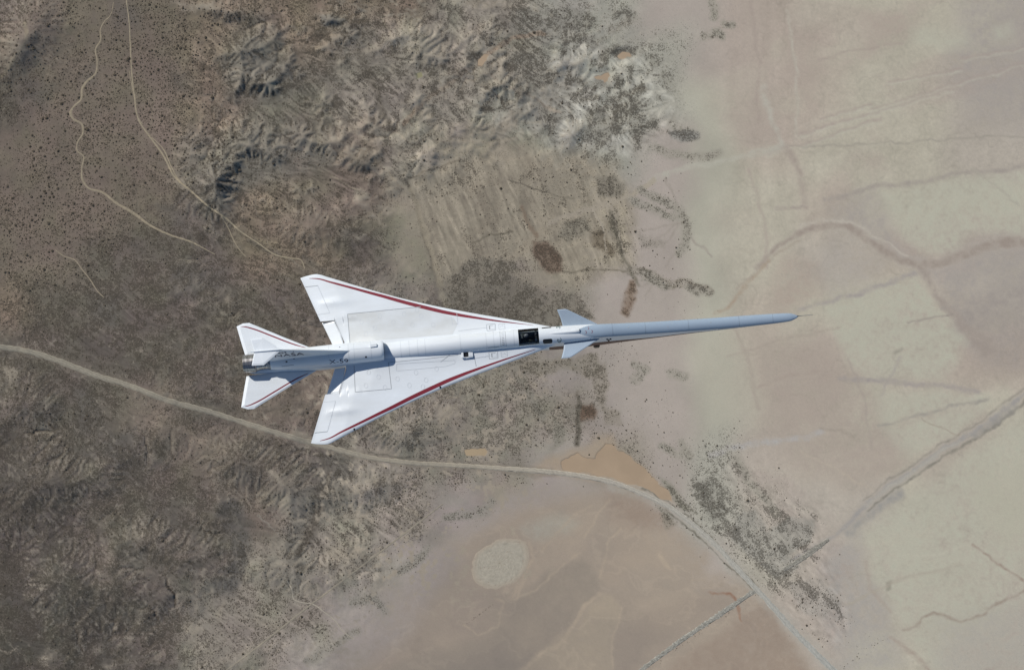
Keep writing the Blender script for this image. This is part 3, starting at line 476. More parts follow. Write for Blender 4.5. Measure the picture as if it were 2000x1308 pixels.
# the road bed is graded
ROAD = [(a_, b_, c_*.86) for a_, b_, c_ in [(-170, 655, 13), (-60, 667, 13), (0, 677, 13), (50, 685, 13), (110, 703, 13.5), (180, 730, 13.5), (250, 752, 13), (330, 782, 13), (400, 801, 13), (470, 823, 13), (540, 845, 13), (600, 862, 13), (660, 878, 13), (720, 893, 12), (800, 903, 11), (880, 908, 11), (960, 913, 11), (1030, 918, 12), (1080, 922, 12), (1140, 930, 12), (1200, 943, 12), (1250, 962, 12), (1300, 986, 12), (1350, 1021, 12), (1400, 1066, 12.5), (1440, 1110, 13), (1480, 1152, 13), (1520, 1197, 14), (1560, 1241, 14), (1600, 1281, 14), (1640, 1320, 14), (1760, 1440, 14)]]
w, m = line([(a, b) for a, b, c in ROAD], 16, 14, 0, .92)
Hs = H.copy()
for _ in range(6):
    Hs[1:-1] = (Hs[:-2]+2*Hs[1:-1]+Hs[2:])/4; Hs[:, 1:-1] = (Hs[:, :-2]+2*Hs[:, 1:-1]+Hs[:, 2:])/4
H[w] = H[w]*(1-m)+Hs[w]*m; cover[w] *= 1-.55*m
tl([(a, b) for a, b, c in ROAD if a < 1130], 19, (128, 120, 107), 3, .35, 1, .4); tl([(a, b) for a, b, c in ROAD if a > 1150], 24, (164, 160, 151), 6, .5, 1, .4)
for off, a0, a1 in ((-9, 1240, 1480), (9, 1290, 1500), (-9, 700, 870)):   # brush and drift along the berm
    pts = [(a, b+off) for a, b, c in ROAD if a0 <= a <= a1]; tl(pts, 2.0, (104, 100, 90), 1.5, .75, 1, .9)
fade = sst(-150, -60, U)*(1-sst(2060, 2150, U))*sst(-112, -40, V)*(1-sst(1345, 1420, V)); H *= fade

# ---- shrub stipple (too small to tell apart): dark crowns in patches, from the cover map
cover = np.clip(cover, 0, .85)
patchy = np.clip(cover*np.clip(1+.7*N40+1.1*N12+.7*N5, .08, 2.3), 0, .95)
C *= (1+.030*N3*(.35+np.clip(cover*2, 0, 1)))[..., None]

C *= (1-.085*left)[..., None]; C[..., 2] += 2.0*left
FLAT_GAIN = np.array((0.715, 0.745, 0.82), f4)        # radiance of a flat white card under this sun and sky
def to_albedo(c):
    s = np.clip(c, 5, 250)/255; l = np.where(s <= .04045, s/12.92, ((s+.055)/1.055)**2.4); return (l/FLAT_GAIN).astype(f4)
def H_at(u, v):
    x = np.interp(u, Uc[7:-7], np.arange(7, NU_-7)); y = np.interp(v, Vc[7:-7], np.arange(7, NV_-7))
    xi = np.minimum(x.astype(int), NU_-2); yi = np.minimum(y.astype(int), NV_-2); fx, fy = x-xi, y-yi
    return (H[yi, xi]*(1-fx)+H[yi, xi+1]*fx)*(1-fy)+(H[yi+1, xi]*(1-fx)+H[yi+1, xi+1]*fx)*fy

def earth_mat():
    m, n, b = new_mat('desert_soil'); at = n.nodes.new('ShaderNodeAttribute'); at.attribute_name = 'soil'; cv = n.nodes.new('ShaderNodeAttribute'); cv.attribute_name = 'cover'
    tc = n.nodes.new('ShaderNodeTexCoord'); no = n.nodes.new('ShaderNodeTexNoise'); no.inputs['Scale'].default_value = .9; no.inputs['Detail'].default_value = 5; no.inputs['Roughness'].default_value = .7
    L = n.links.new; L(tc.outputs['Object'], no.inputs[0])
    def math_(op, a, b_=None, c_=None):
        q = n.nodes.new('ShaderNodeMath'); q.operation = op
        for i_, v_ in enumerate((a, b_, c_)):
            if v_ is None: continue
            if isinstance(v_, (int, float)): q.inputs[i_].default_value = v_
            else: L(v_, q.inputs[i_])
        return q.outputs[0]
    mr = n.nodes.new('ShaderNodeMapRange'); mr.inputs[1].default_value = .3; mr.inputs[2].default_value = .7; mr.inputs[3].default_value = .90; mr.inputs[4].default_value = 1.10
    L(no.outputs[0], mr.inputs[0])
    mx = n.nodes.new('ShaderNodeVectorMath'); mx.operation = 'SCALE'; L(at.outputs['Color'], mx.inputs[0]); L(mr.outputs[0], mx.inputs['Scale'])
    # low brush too small to model: round crowns of many sizes, thicker where the cover is thicker
    total = None
    sp = n.nodes.new('ShaderNodeSeparateXYZ'); L(tc.outputs['Object'], sp.inputs[0]); cb = n.nodes.new('ShaderNodeCombineXYZ'); L(sp.outputs[0], cb.inputs[0]); L(sp.outputs[1], cb.inputs[1])
    for scale, lo, gain in ((.62, .0, 1.0), (.36, .02, .9), (.21, .10, .8)):
        vo = n.nodes.new('ShaderNodeTexVoronoi'); vo.voronoi_dimensions = '2D'; vo.inputs['Scale'].default_value = scale; L(cb.outputs[0], vo.inputs['Vector'])
        se = n.nodes.new('ShaderNodeSeparateColor'); L(vo.outputs['Color'], se.inputs[0])
        # a cell carries a bush when its random number is below the cover
        rad = math_('MULTIPLY', math_('SUBTRACT', math_('MULTIPLY', math_('SUBTRACT', cv.outputs['Fac'], lo), 1.25), math_('MULTIPLY', se.outputs[0], .62)), 1.0)
        rad = math_('MINIMUM', math_('MULTIPLY_ADD', rad, .55, .14), .46); on = math_('GREATER_THAN', rad, .15)
        d = math_('SUBTRACT', rad, vo.outputs['Distance']); e = math_('MULTIPLY', math_('MULTIPLY', d, 7.0), on)
        e = math_('MULTIPLY', math_('MINIMUM', math_('MAXIMUM', e, 0.0), 1.0), gain)
        total = e if total is None else math_('MAXIMUM', total, e)
    veg = n.nodes.new('ShaderNodeMix'); veg.data_type = 'RGBA'; L(math_('MULTIPLY', total, .68), veg.inputs[0]); L(mx.outputs[0], veg.inputs[6]); veg.inputs[7].default_value = (.070, .058, .042, 1)
    L(veg.outputs[2], b.inputs['Base Color']); b.inputs['Roughness'].default_value = .95; b.inputs['Specular IOR Level'].default_value = .1
    bp = n.nodes.new('ShaderNodeBump'); bp.inputs['Strength'].default_value = .3; bp.inputs['Distance'].default_value = .4
    L(no.outputs[0], bp.inputs['Height']); L(bp.outputs[0], b.inputs['Normal'])
    return m
SOILM = earth_mat()
def grid_mesh(name, X, Y, Z, col, mat, cov=None):
    nv, nu = X.shape; me = bpy.data.meshes.new(name); me.vertices.add(nu*nv)
    me.vertices.foreach_set('co', np.stack([X, Y, Z], -1).astype(f4).ravel())
    idx = np.arange(nu*nv, dtype=np.int32).reshape(nv, nu)
    q = np.stack([idx[:-1, :-1], idx[1:, :-1], idx[1:, 1:], idx[:-1, 1:]], -1).reshape(-1, 4)
    me.loops.add(q.size); me.loops.foreach_set('vertex_index', q.ravel()); me.polygons.add(len(q))
    me.polygons.foreach_set('loop_start', np.arange(0, q.size, 4, dtype=np.int32)); me.polygons.foreach_set('use_smooth', np.ones(len(q), bool))
    me.update(); a = me.color_attributes.new('soil', 'FLOAT_COLOR', 'POINT')
    rgba = np.ones((nu*nv, 4), f4); rgba[:, :3] = to_albedo(col.reshape(-1, 3)); a.data.foreach_set('color', rgba.ravel())
    if cov is not None: me.attributes.new('cover', 'FLOAT', 'POINT').data.foreach_set('value', cov.astype(f4).ravel())
    me.materials.append(mat); o = bpy.data.objects.new(name, me); COL.objects.link(o); return o
XX, YY = np.meshgrid(gx(uq), gy(vq))
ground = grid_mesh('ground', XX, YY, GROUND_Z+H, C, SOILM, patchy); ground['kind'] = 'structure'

# ---- strips laid on the ground: road, tracks, causeways
def smooth_path(pts, step):
    p = np.array([[*q_, 4.0][:3] if len(q_) < 3 else q_ for q_ in pts], float); d = np.concatenate([[0], np.cumsum(np.hypot(*np.diff(p[:, :2], axis=0).T))])
    s = np.arange(0, d[-1], step); return np.stack([pchip_(d, p[:, k], s) for k in range(3)], -1)
def pchip_(xs_, ys_, q):
    h = np.diff(xs_); d = np.diff(ys_)/h; m = np.zeros_like(xs_); m[0] = d[0]; m[-1] = d[-1]; m[1:-1] = (d[:-1]*h[1:]+d[1:]*h[:-1])/(h[1:]+h[:-1])
    i = np.clip(np.searchsorted(xs_, q)-1, 0, len(xs_)-2); t = (q-xs_[i])/h[i]
    return ys_[i]*(1+2*t)*(1-t)**2+m[i]*h[i]*t*(1-t)**2+ys_[i+1]*t*t*(3-2*t)+m[i+1]*h[i]*t*t*(t-1)
def strip(name, pts, cols, lift=.12, crown=0.0, cross=5, ragged=.12, seed=1, label=None, step=3.0, flat=False, grit=.035):
    """cols: list of (u, rgb) along u, or one rgb"""
    p = smooth_path(pts, step); t = np.gradient(p[:, :2], axis=0); t /= np.hypot(t[:, 0], t[:, 1])[:, None]+1e-9; nrm = np.stack([-t[:, 1], t[:, 0]], -1)
    s = np.linspace(-1, 1, cross); r2 = np.random.default_rng(seed)
    jit = r2.normal(0, ragged, (len(p), cross)); jit[1:-1] = (jit[:-2]+jit[1:-1]*2+jit[2:])/4
    off = (s[None]+jit*(np.abs(s) > .9))*p[:, 2:3]/2
    uu = p[:, 0:1]+nrm[:, 0:1]*off; vv = p[:, 1:2]+nrm[:, 1:2]*off
    hh = H_at(uu, vv)
    if flat: hh = np.repeat(H_at(p[:, 0:1], p[:, 1:2]), cross, 1)*.6+hh*.4
    prof = np.where(np.abs(s) > .9, -.15, lift+crown*(1-s*s))[None]
    hh = hh+prof+(r2.normal(0, .06, hh.shape) if grit > .1 else 0)
    if isinstance(cols, list):
        cu = [c[0] for c in cols]; col = np.stack([np.interp(p[:, 0], cu, [c[1][k] for c in cols]) for k in range(3)], -1)
    else: col = np.repeat(np.array(cols, float)[None], len(p), 0)
    col = np.repeat(col[:, None], cross, 1)*(1+r2.normal(0, grit, (len(p), cross)))[..., None]
    wv = 1-.06*np.isclose(np.abs(s), s[cross//4*3] if cross > 4 else 9, atol=.12); col = col*wv[None, :, None]
    o = grid_mesh(name, gx(uu).astype(float), gy(vv), GROUND_Z+hh, col, SOILM); o['kind'] = 'structure'
    if label: o['label'] = label
    return o
road = strip('gravel_road', ROAD, [(0, (136, 131, 120)), (600, (139, 133, 122)), (900, (154, 147, 134)), (1150, (163, 157, 147)), (1400, (166, 163, 155)), (1640, (160, 160, 155))], .30, .18, 9, .17, 3, 'pale gravel road curving from the left edge across to the lower right corner')
TR = [
    ('dry_wash', [(222, 5, 2), (216, 30, 2), (203, 44, 3), (196, 60, 3), (197, 78, 4), (187, 96, 4), (190, 122, 4), (186, 145, 5), (171, 158, 6), (161, 172, 7), (158, 195, 5), (144, 209, 6), (138, 220, 8), (143, 232, 7), (160, 243, 6), (162, 260, 5), (151, 280, 4), (151, 295, 4), (163, 305, 4), (160, 327, 4), (160, 348, 6), (171, 366, 5), (200, 376, 6), (226, 396, 6), (262, 417, 8), (290, 438, 6), (330, 458, 5), (372, 472, 4), (420, 497, 2)], (145, 135, 118), 'winding pale dry wash through the dotted scrub at upper left'),
    ('dirt_track', [(246, -120, 3), (247, 0, 3), (252, 40, 3), (255, 100, 3.6), (258, 150, 3.6), (263, 190, 4), (271, 235, 4), (291, 265, 4.5), (320, 305, 5), (341, 345, 5), (371, 371, 4.5), (410, 405, 5), (441, 426, 5), (470, 452, 4), (500, 472, 3.6), (545, 500, 3.4), (566, 504, 3), (588, 508, 3), (596, 526, 2)], (149, 139, 121), 'straight pale dirt track entering at the top left and bending towards the upper wing'),
    ('dirt_track', [(252, 138, 2), (262, 190, 2.4), (268, 226, 2.4), (280, 245, 2)], (146, 136, 119), 'short twin of the straight dirt track at upper left'),
    ('dirt_track', [(296, 268, 2), (318, 290, 3), (336, 328, 3.4), (350, 352, 3), (372, 372, 2)], (148, 138, 120), 'second dirt track running beside the bend of the first at left'),
    ('dirt_track', [(432, 420, 2), (446, 446, 2.6), (458, 472, 2.6), (468, 488, 2.4), (482, 503, 1.6)], (143, 133, 116), 'faint side track dropping away from the long dirt track'),
    ('dry_wash', [(108, 488, 2), (124, 500, 3.4), (146, 508, 3.4), (160, 526, 3), (176, 546, 3), (190, 568, 3), (204, 582, 2)], (143, 133, 117), 'short dry wash at left, halfway down'),
    ('dirt_track', [(400, 1340, 4), (500, 1265, 5), (600, 1186, 5), (700, 1110, 5), (780, 1049, 5), (866, 983, 3)], (141, 134, 122), 'straight rutted track running up to the right through alkali scrub at the bottom'),
    ('dry_wash', [(560, 1132, 2), (570, 1150, 2.6), (574, 1170, 3), (590, 1176, 3.2), (610, 1179, 3.2), (635, 1196, 3), (655, 1212, 3), (668, 1230, 2.8), (692, 1248, 2)], (160, 153, 141), 'thin pale stream bed below the rutted track near the bottom'),
    ('causeway', [(1215, 1340, 9), (1256, 1305, 9), (1300, 1272, 9.5), (1340, 1243, 10), (1400, 1203, 10), (1440, 1176, 10), (1478, 1151, 8)], (142, 140, 133), 'grey rubble causeway across the brown mud flat at lower right'),
    ('causeway', [(1530, 1111, 10), (1560, 1094, 11), (1590, 1073, 11), (1619, 1052, 8)], (138, 135, 127), 'short dark earth bank above the causeway at lower right'),
]
for i, (nm, pts, col, lab) in enumerate(TR):
    cz = nm == 'causeway'
    strip(nm, pts, col, (.12 if cz else .10), (.12 if cz else 0), 11 if cz else 5, .25 if not cz else .45, 20+i, lab, 2.0, cz, .11 if cz else .035)
# gravel island on the mud
gp = np.array([(918, 1105), (925, 1082), (955, 1062), (1000, 1048), (1030, 1055), (1037, 1085), (1025, 1120), (990, 1145), (950, 1152), (925, 1138)], float)
gc = gp.mean(0); ang_ = np.linspace(0, 2*math.pi, 72, endpoint=False)
pa = np.arctan2(gp[:, 1]-gc[1], gp[:, 0]-gc[0]); pr = np.hypot(*(gp-gc).T); o_ = np.argsort(pa); pa, pr = pa[o_], pr[o_]
rad_ = np.interp(((ang_+math.pi) % (2*math.pi))-math.pi, np.concatenate([pa-2*math.pi, pa, pa+2*math.pi]), np.tile(pr, 3))
rr = np.linspace(0, 1, 26)
gu = gc[0]+np.cos(ang_)[None]*rad_[None]*rr[:, None]; gv_ = gc[1]+np.sin(ang_)[None]*rad_[None]*rr[:, None]
gu = np.concatenate([gu, gu[:, :1]], 1); gv_ = np.concatenate([gv_, gv_[:, :1]], 1)
r3 = np.random.default_rng(5); lump = r3.normal(0, .11, gu.shape); lump[:, -1] = lump[:, 0]; edge_ = np.clip((1-rr)*9, 0, 1)[:, None]
gcol = np.array((158, 152, 140))[None, None]*(1+r3.normal(0, .03, gu.shape))[..., None]; rim_ = np.clip((rr-.72)/.28, 0, 1)[:, None, None]; gcol = gcol*(1-rim_)+np.array((158, 146, 132))*rim_; gcol[:, -1] = gcol[:, 0]
gm = grid_mesh('gravel_island', gx(gu), gy(gv_), GROUND_Z+H_at(gu, gv_)-.12+edge_*(.22+lump*.6), gcol, SOILM); gm['kind'] = 'structure'; gm['label'] = 'pale grey gravel island on the pink mud flat'

# ---- water
def water_mat(name, c):
    m, n, b = new_mat(name); tc = n.nodes.new('ShaderNodeTexCoord'); no = n.nodes.new('ShaderNodeTexNoise'); no.inputs['Scale'].default_value = .03; no.inputs['Detail'].default_value = 4
    n.links.new(tc.outputs['Object'], no.inputs[0]); rp = n.nodes.new('ShaderNodeValToRGB'); rp.color_ramp.elements[0].position = .35; rp.color_ramp.elements[1].position = .65
    rp.color_ramp.elements[0].color = (*[v*.93 for v in c], 1); rp.color_ramp.elements[1].color = (*[v*1.04 for v in c], 1)
    n.links.new(no.outputs[0], rp.inputs[0]); n.links.new(rp.outputs[0], b.inputs['Base Color']); b.inputs['Roughness'].default_value = .25; b.inputs['IOR'].default_value = 1.33
    return m
def alb(c): return tuple(to_albedo(np.array(c, f4)))
MUD = water_mat('muddy_water', alb((163, 144, 123))); TAN = water_mat('tan_water', alb((160, 143, 119))); GRN = water_mat('greenish_water', alb((142, 138, 110)))
for k, lab, mt in (('big', 'large orange-brown muddy pond in the bend of the gravel road', MUD), ('lens', 'small tan pond above the gravel road near the lower wing', TAN), ('north', 'small orange pond beside a patch of painted shade near the top', MUD), ('upper', 'small orange pond in white alkali, upper one of two', MUD), ('forked', 'small forked orange pond in white alkali below the other', MUD), ('green', 'tiny greenish pool among the gullies near the top', GRN)):
    pts = PONDS[k]; cu = sum(p[0] for p in pts)/len(pts); cv = sum(p[1] for p in pts)/len(pts); g = 18.0 if k == 'big' else 3.5
    # outward offset, the shore itself is where the hollow meets the sheet
    vv = []; n = len(pts)
    area = sum(pts[i][0]*pts[(i+1) % n][1]-pts[(i+1) % n][0]*pts[i][1] for i in range(n))
    for i in range(n):
        a, b = pts[i-1], pts[(i+1) % n]; dx, dy = b[0]-a[0], b[1]-a[1]; l = math.hypot(dx, dy); s = 1 if area > 0 else -1
        vv.append((pts[i][0]+s*dy/l*g, pts[i][1]-s*dx/l*g))
    me = bpy.data.meshes.new('pond'); me.from_pydata([(gx(a), gy(b), GROUND_Z-.22) for a, b in vv], [], [tuple(range(n))]); me.materials.append(mt)
    o = bpy.data.objects.new('pond', me); COL.objects.link(o); o['kind'] = 'structure'; o['label'] = lab

# ---- shrubs
def shrub_mat():
    m, n, b = new_mat('dusty_shrub_leaves'); oi = n.nodes.new('ShaderNodeObjectInfo'); tc = n.nodes.new('ShaderNodeNewGeometry'); no = n.nodes.new('ShaderNodeTexNoise'); no.inputs['Scale'].default_value = .35; no.inputs['Detail'].default_value = 4
    n.links.new(tc.outputs['Position'], no.inputs[0]); rp = n.nodes.new('ShaderNodeValToRGB'); rp.color_ramp.elements[0].position = .35; rp.color_ramp.elements[1].position = .65
    rp.color_ramp.elements[0].color = (.092, .075, .053, 1); rp.color_ramp.elements[1].color = (.130, .108, .080, 1)
    n.links.new(no.outputs[0], rp.inputs[0]); n.links.new(rp.outputs[0], b.inputs['Base Color']); b.inputs['Roughness'].default_value = .9; b.inputs['Specular IOR Level'].default_value = .1
    return m
SHRUB = shrub_mat()
def dome(r, h, n, seed, ringsn=3):
    q = random.Random(seed); V_ = []; F_ = []
    for k in range(ringsn):
        a = k/ringsn*math.pi/2
        for i in range(n):
            t = 2*math.pi*(i+.5*(k % 2))/n; rr_ = r*math.cos(a*.92)*(1+q.uniform(-.36, .30)); V_.append((rr_*math.cos(t), rr_*math.sin(t), h*math.sin(a)*(1+q.uniform(-.35, .3))-.1*(k == 0)))
    V_.append((q.uniform(-.1, .1)*r, q.uniform(-.1, .1)*r, h))
    for k in range(ringsn-1):
        for i in range(n): j = (i+1) % n; F_.append((k*n+i, k*n+j, (k+1)*n+j, (k+1)*n+i))
    for i in range(n): F_.append(((ringsn-1)*n+i, (ringsn-1)*n+(i+1) % n, len(V_)-1))
    return V_, F_
DENS = ["4 5 6 7 7 7 5 5 3 2 1 1 0 0 0 0 0 0 0 0 0", "5 6 7 8 6 3 3 2 2 1 1 1 1 0 0 0 0 0 0 0 0", "6 7 8 7 6 2 2 1 1 1 1 2 2 0 0 0 0 0 0 0 0", "6 6 8 6 7 2 4 3 2 1 0 2 2 0 0 0 0 0 0 0 0", "7 8 7 4 3 5 4 3 1 1 1 1 2 1 0 0 0 0 0 0 0", "6 6 6 3 2 3 2 2 1 1 2 1 1 2 0 0 0 0 0 0 0", "4 4 2 1 1 2 2 2 2 2 2 2 1 0 0 0 0 0 0 0 0",
        "2 2 2 1 1 2 3 3 2 2 3 3 1 0 0 0 0 0 0 0 0", "4 4 3 2 2 3 3 2 3 3 2 2 3 0 0 0 0 0 0 0 0", "3 4 3 2 2 3 3 3 4 4 2 2 2 3 2 0 0 0 0 0 0", "3 3 4 3 2 3 4 4 4 1 0 0 0 1 2 1 0 0 0 0 0", "3 2 3 3 2 3 4 4 1 0 0 0 0 0 1 2 1 0 0 0 0", "2 2 2 2 3 4 4 0 0 0 0 0 0 0 0 1 3 0 0 0 0", "2 2 2 2 3 3 0 0 0 0 0 0 0 0 0 0 2 0 0 0 0"]
dens = lattice(DENS, {str(i): float(i) for i in range(10)})
r4 = np.random.default_rng(21)
jg = np.stack(np.meshgrid(np.arange(-20, 2020, 6.2), np.arange(-20, 1328, 6.2)), -1).reshape(-1, 2); cand = jg+r4.uniform(-3.1, 3.1, jg.shape)
ci = np.clip(np.searchsorted(Uc, cand[:, 0]), 0, NU_-1); cj = np.clip(np.searchsorted(Vc, cand[:, 1]), 0, NV_-1)
pd = dens[cj, ci]/8.0*np.clip(.85+.9*N40[cj, ci]+.3*N12[cj, ci], 0.05, 1.5)*np.clip(cover[cj, ci]*4, 0.0, 1)
keep = r4.random(len(cand)) < pd*1.05
on_road = np.zeros(U.shape, f4); w, m = line([(a, b) for a, b, c in ROAD], 16, 2, 0); on_road[w] = m
for nm, pts, c_, l_ in TR:
    w, m = line([q_[:2] for q_ in pts], 5, 1, 0); on_road[w] = np.maximum(on_road[w], m)
for k, pts in PONDS.items():
    w, m = poly(pts, 4, 0); on_road[w] = np.maximum(on_road[w], m)
keep &= on_road[cj, ci] < .2
cand = cand[keep]
# clumps along the creek, the hedge, the bank and the shore
def along(pts, n, spread):
    p = smooth_path([(a, b, 4) for a, b in pts], 1.0)[:, :2]; i = r4.integers(0, len(p), n); return p[i]+r4.normal(0, spread, (n, 2))
extra = [along(cr, 150, 5.5), along([(1127, 790), (1125, 868)], 110, 1.6), along([(1555, 1187), (1575, 1165), (1601, 1140)], 60, 2.0), along([(1225, 890), (1255, 912), (1285, 950), (1320, 985)], 120, 5), along([(1300, 990), (1350, 1012), (1400, 1058), (1440, 1100)], 60, 2.0),
         along([(1535, 1114), (1617, 1058)], 45, 3.2), along([(1265, 1308), (1345, 1246), (1480, 1156)], 80, 3.5), along([(1250, 370), (1290, 390), (1335, 415), (1345, 460)], 70, 7), along([(1360, 945), (1395, 985), (1420, 1005)], 70, 8), along([(1480, 1010), (1500, 1060), (1530, 1090)], 90, 11), along([(1545, 1020), (1585, 1035), (1580, 1060), (1545, 1065)], 60, 3), along([(912, 1216), (965, 1179)], 22, .9),
         along([(1315, 258), (1355, 270)], 60, 5), along([(1160, 470), (1200, 492)], 30, 6), along([(1060, 480), (1085, 525)], 50, 9), along([(1280, 985), (1310, 1020)], 50, 6), along([(1560, 1160), (1640, 1210), (1690, 1250)], 50, 22), along([(1640, 1310), (1690, 1270), (1730, 1240)], 40, 6), along([(1136, 796), (1152, 816)], 40, 7), along([(1180, 700), (1215, 690), (1250, 700)], 60, 12), along([(1190, 690), (1150, 740), (1190, 800)], 80, 14), along([(1270, 780), (1300, 810), (1240, 820)], 50, 18), along([(1300, 880), (1345, 890), (1300, 910)], 40, 14),
         along([(1180, 215), (1240, 230), (1275, 245)], 120, 12), along([(1400, 640), (1350, 620), (1300, 600), (1260, 590)], 30, 14), along([(1370, 70), (1415, 72)], 25, 3), along([(1415, 47), (1432, 48)], 14, 1.6), along([(1300, 300), (1380, 310), (1400, 298)], 35, 6), along([(690, 1175), (730, 1165), (750, 1190)], 40, 10), along([(790, 1110), (810, 1095), (830, 1070)], 40, 9), along([(880, 1005), (950, 1000), (960, 980)], 40, 9)]
n_main = len(cand); cand = np.concatenate([cand]+extra)
size = np.clip(r4.lognormal(math.log(.84), .28, len(cand)), .42, 1.9)     # radius in metres
lush = np.clip(dens[np.clip(np.searchsorted(Vc, cand[:, 1]), 0, NV_-1), np.clip(np.searchsorted(Uc, cand[:, 0]), 0, NU_-1)]/7, .5, 1.1); size *= .72+.4*lush; size[n_main:] *= .58
inside = (cand[:, 0] > 4) & (cand[:, 0] < 1996) & (cand[:, 1] > 4) & (cand[:, 1] < 1304)
order = np.argsort(-(size*inside)); big_i = order[:300]; rest = order[300:]
hz = H_at(cand[:, 0], cand[:, 1])
ANCH = [('the winding dry wash', [q_[:2] for q_ in TR[0][1]]), ('the long straight dirt track', [q_[:2] for q_ in TR[1][1]]), ('the short dry wash at left', [q_[:2] for q_ in TR[5][1]]), ('the pale gravel road', [(a, b) for a, b, c in ROAD]), ('the rutted track near the bottom', [q_[:2] for q_ in TR[6][1]]),
        ('the long grey causeway', [q_[:2] for q_ in TR[8][1]]), ('the short dark earth bank', [q_[:2] for q_ in TR[9][1]]), ('the shrubby creek above the nose', cr), ('the large muddy pond', PONDS['big']), ('the dark hedge below the nose', [(1127, 790), (1125, 868)]), ('the square brown thicket', [(1144, 806), (1146, 808)]), ('the gullied ridge above the wing', [(440, 350), (520, 285), (610, 270)]),
        ('the small dark mound near the top', [(640, 40), (665, 42)]), ('the branching gullies near the top', [(710, 110), (770, 255)]), ('the scraped field above the wing', [(800, 370), (1000, 300), (1220, 380)]), ('the small tan pond', [(910, 882), (950, 884)]), ('the gravel island', [(930, 1100), (1030, 1100)]), ('the two orange alkali ponds', [(1172, 150), (1215, 108)]), ('the brown thicket in the field', [(1060, 490), (1085, 520)])]
def shrub_label(u, v, r):
    best = None
    for nm, pl in ANCH:
        for (a, b), (c, d) in zip(pl[:-1], pl[1:]):
            t = max(0, min(1, ((u-a)*(c-a)+(v-b)*(d-b))/((c-a)**2+(d-b)**2+1e-6))); dx, dy = u-a-t*(c-a), v-b-t*(d-b); l = math.hypot(dx, dy)
            if best is None or l < best[0]: best = (l, nm, dx, dy)
    l, nm, dx, dy = best
    side = ('right of' if dx > 0 else 'left of') if abs(dx) > abs(dy) else ('below' if dy > 0 else 'above')
    dist = 'close' if l < 14 else ('a little way' if l < 60 else 'well'); sz = 'broad' if r > 1.5 else ('medium' if r > 1.3 else 'small')
    return f'{sz} dark shrub {dist} {side} {nm}', f'dark shrubs {side} {nm}'
protos = []
for k in range(5):
    V_, F_ = dome(1.0, .52, 14, 100+k, 5); me = bpy.data.meshes.new('desert_shrub'); me.from_pydata(V_, [], F_); me.materials.append(SHRUB)
    protos.append(me)
for n_i, i in enumerate(big_i):
    u, v = cand[i]; o = bpy.data.objects.new('desert_shrub', protos[n_i % 5]); COL.objects.link(o)
    o.location = (gx(u), gy(v), GROUND_Z+hz[i]); o.scale = (size[i], size[i]*random.uniform(.85, 1.15), size[i]); o.rotation_euler = (0, 0, random.uniform(0, 6.28))
    o['label'], o['group'] = shrub_label(u, v, size[i]); o['category'] = 'shrub'
VA_, FA_ = [], []; variants = []
for k in range(12):
    V_, F_ = dome(1.0, .46, 6, 200+k, 2); variants.append((np.array(V_, f4), F_))
base = 0; allv = []; tri = []; quadf = []
for n_i, i in enumerate(rest):
    Vn, Fn = variants[n_i % 12]; a = r4.random()*6.28; c_, s_ = math.cos(a), math.sin(a); s0 = size[i]
    allv.append(np.stack([(Vn[:, 0]*c_-Vn[:, 1]*s_)*s0+gx(cand[i, 0]), (Vn[:, 0]*s_+Vn[:, 1]*c_)*s0+gy(cand[i, 1]), Vn[:, 2]*s0+GROUND_Z+hz[i]], -1))
nper = len(variants[0][0]); fq = np.array([f for f in variants[0][1] if len(f) == 4]); ft = np.array([f for f in variants[0][1] if len(f) == 3]); nb = len(rest)
offs = (np.arange(nb)*nper)[:, None, None]
Q_ = (fq[None]+offs).reshape(-1); T3 = (ft[None]+offs).reshape(-1)
me = bpy.data.meshes.new('scrub'); av = np.concatenate(allv); me.vertices.add(len(av)); me.vertices.foreach_set('co', av.astype(f4).ravel())
me.loops.add(len(Q_)+len(T3)); me.loops.foreach_set('vertex_index', np.concatenate([Q_, T3]).astype(np.int32)); me.polygons.add(len(Q_)//4+len(T3)//3)
me.polygons.foreach_set('loop_start', np.concatenate([np.arange(0, len(Q_), 4), len(Q_)+np.arange(0, len(T3), 3)]).astype(np.int32)); me.update(); me.validate()
me.materials.append(SHRUB); scrub = bpy.data.objects.new('scrub', me); COL.objects.link(scrub); scrub['kind'] = 'stuff'; scrub['label'] = 'low desert scrub scattered over the ground'
print('shrubs', len(cand), 'ground verts', NU_*NV_)
# ================================================================== AIRCRAFT
PSI = math.atan(0.0854); ROLL = R(-14)
AC_MAT = Matrix.Translation((0, -0.368, 0)) @ Matrix.Rotation(PSI, 4, 'Z') @ Matrix.Rotation(ROLL, 4, 'X')

def link(o, parent=None):
    COL.objects.link(o)
    if parent is not None: o.parent = parent
    return o

def mesh_obj(name, verts, faces, mats, parent=None, fmat=None, smooth=True, sharp=None):
    me = bpy.data.meshes.new(name); me.from_pydata([tuple(v) for v in verts], [], [tuple(f) for f in faces])
    if not isinstance(mats, (list, tuple)): mats = [mats]
    for m in mats: me.materials.append(m)
    if fmat is not None: me.polygons.foreach_set('material_index', fmat)
    me.polygons.foreach_set('use_smooth', [smooth]*len(me.polygons))
    me.update()
    if smooth and sharp is not None:
        me.set_sharp_from_angle(angle=R(sharp))
    return link(bpy.data.objects.new(name, me), parent)

def fix_normals(o):
    bm = bmesh.new(); bm.from_mesh(o.data); bmesh.ops.recalc_face_normals(bm, faces=bm.faces); bm.to_mesh(o.data); bm.free()
    return o

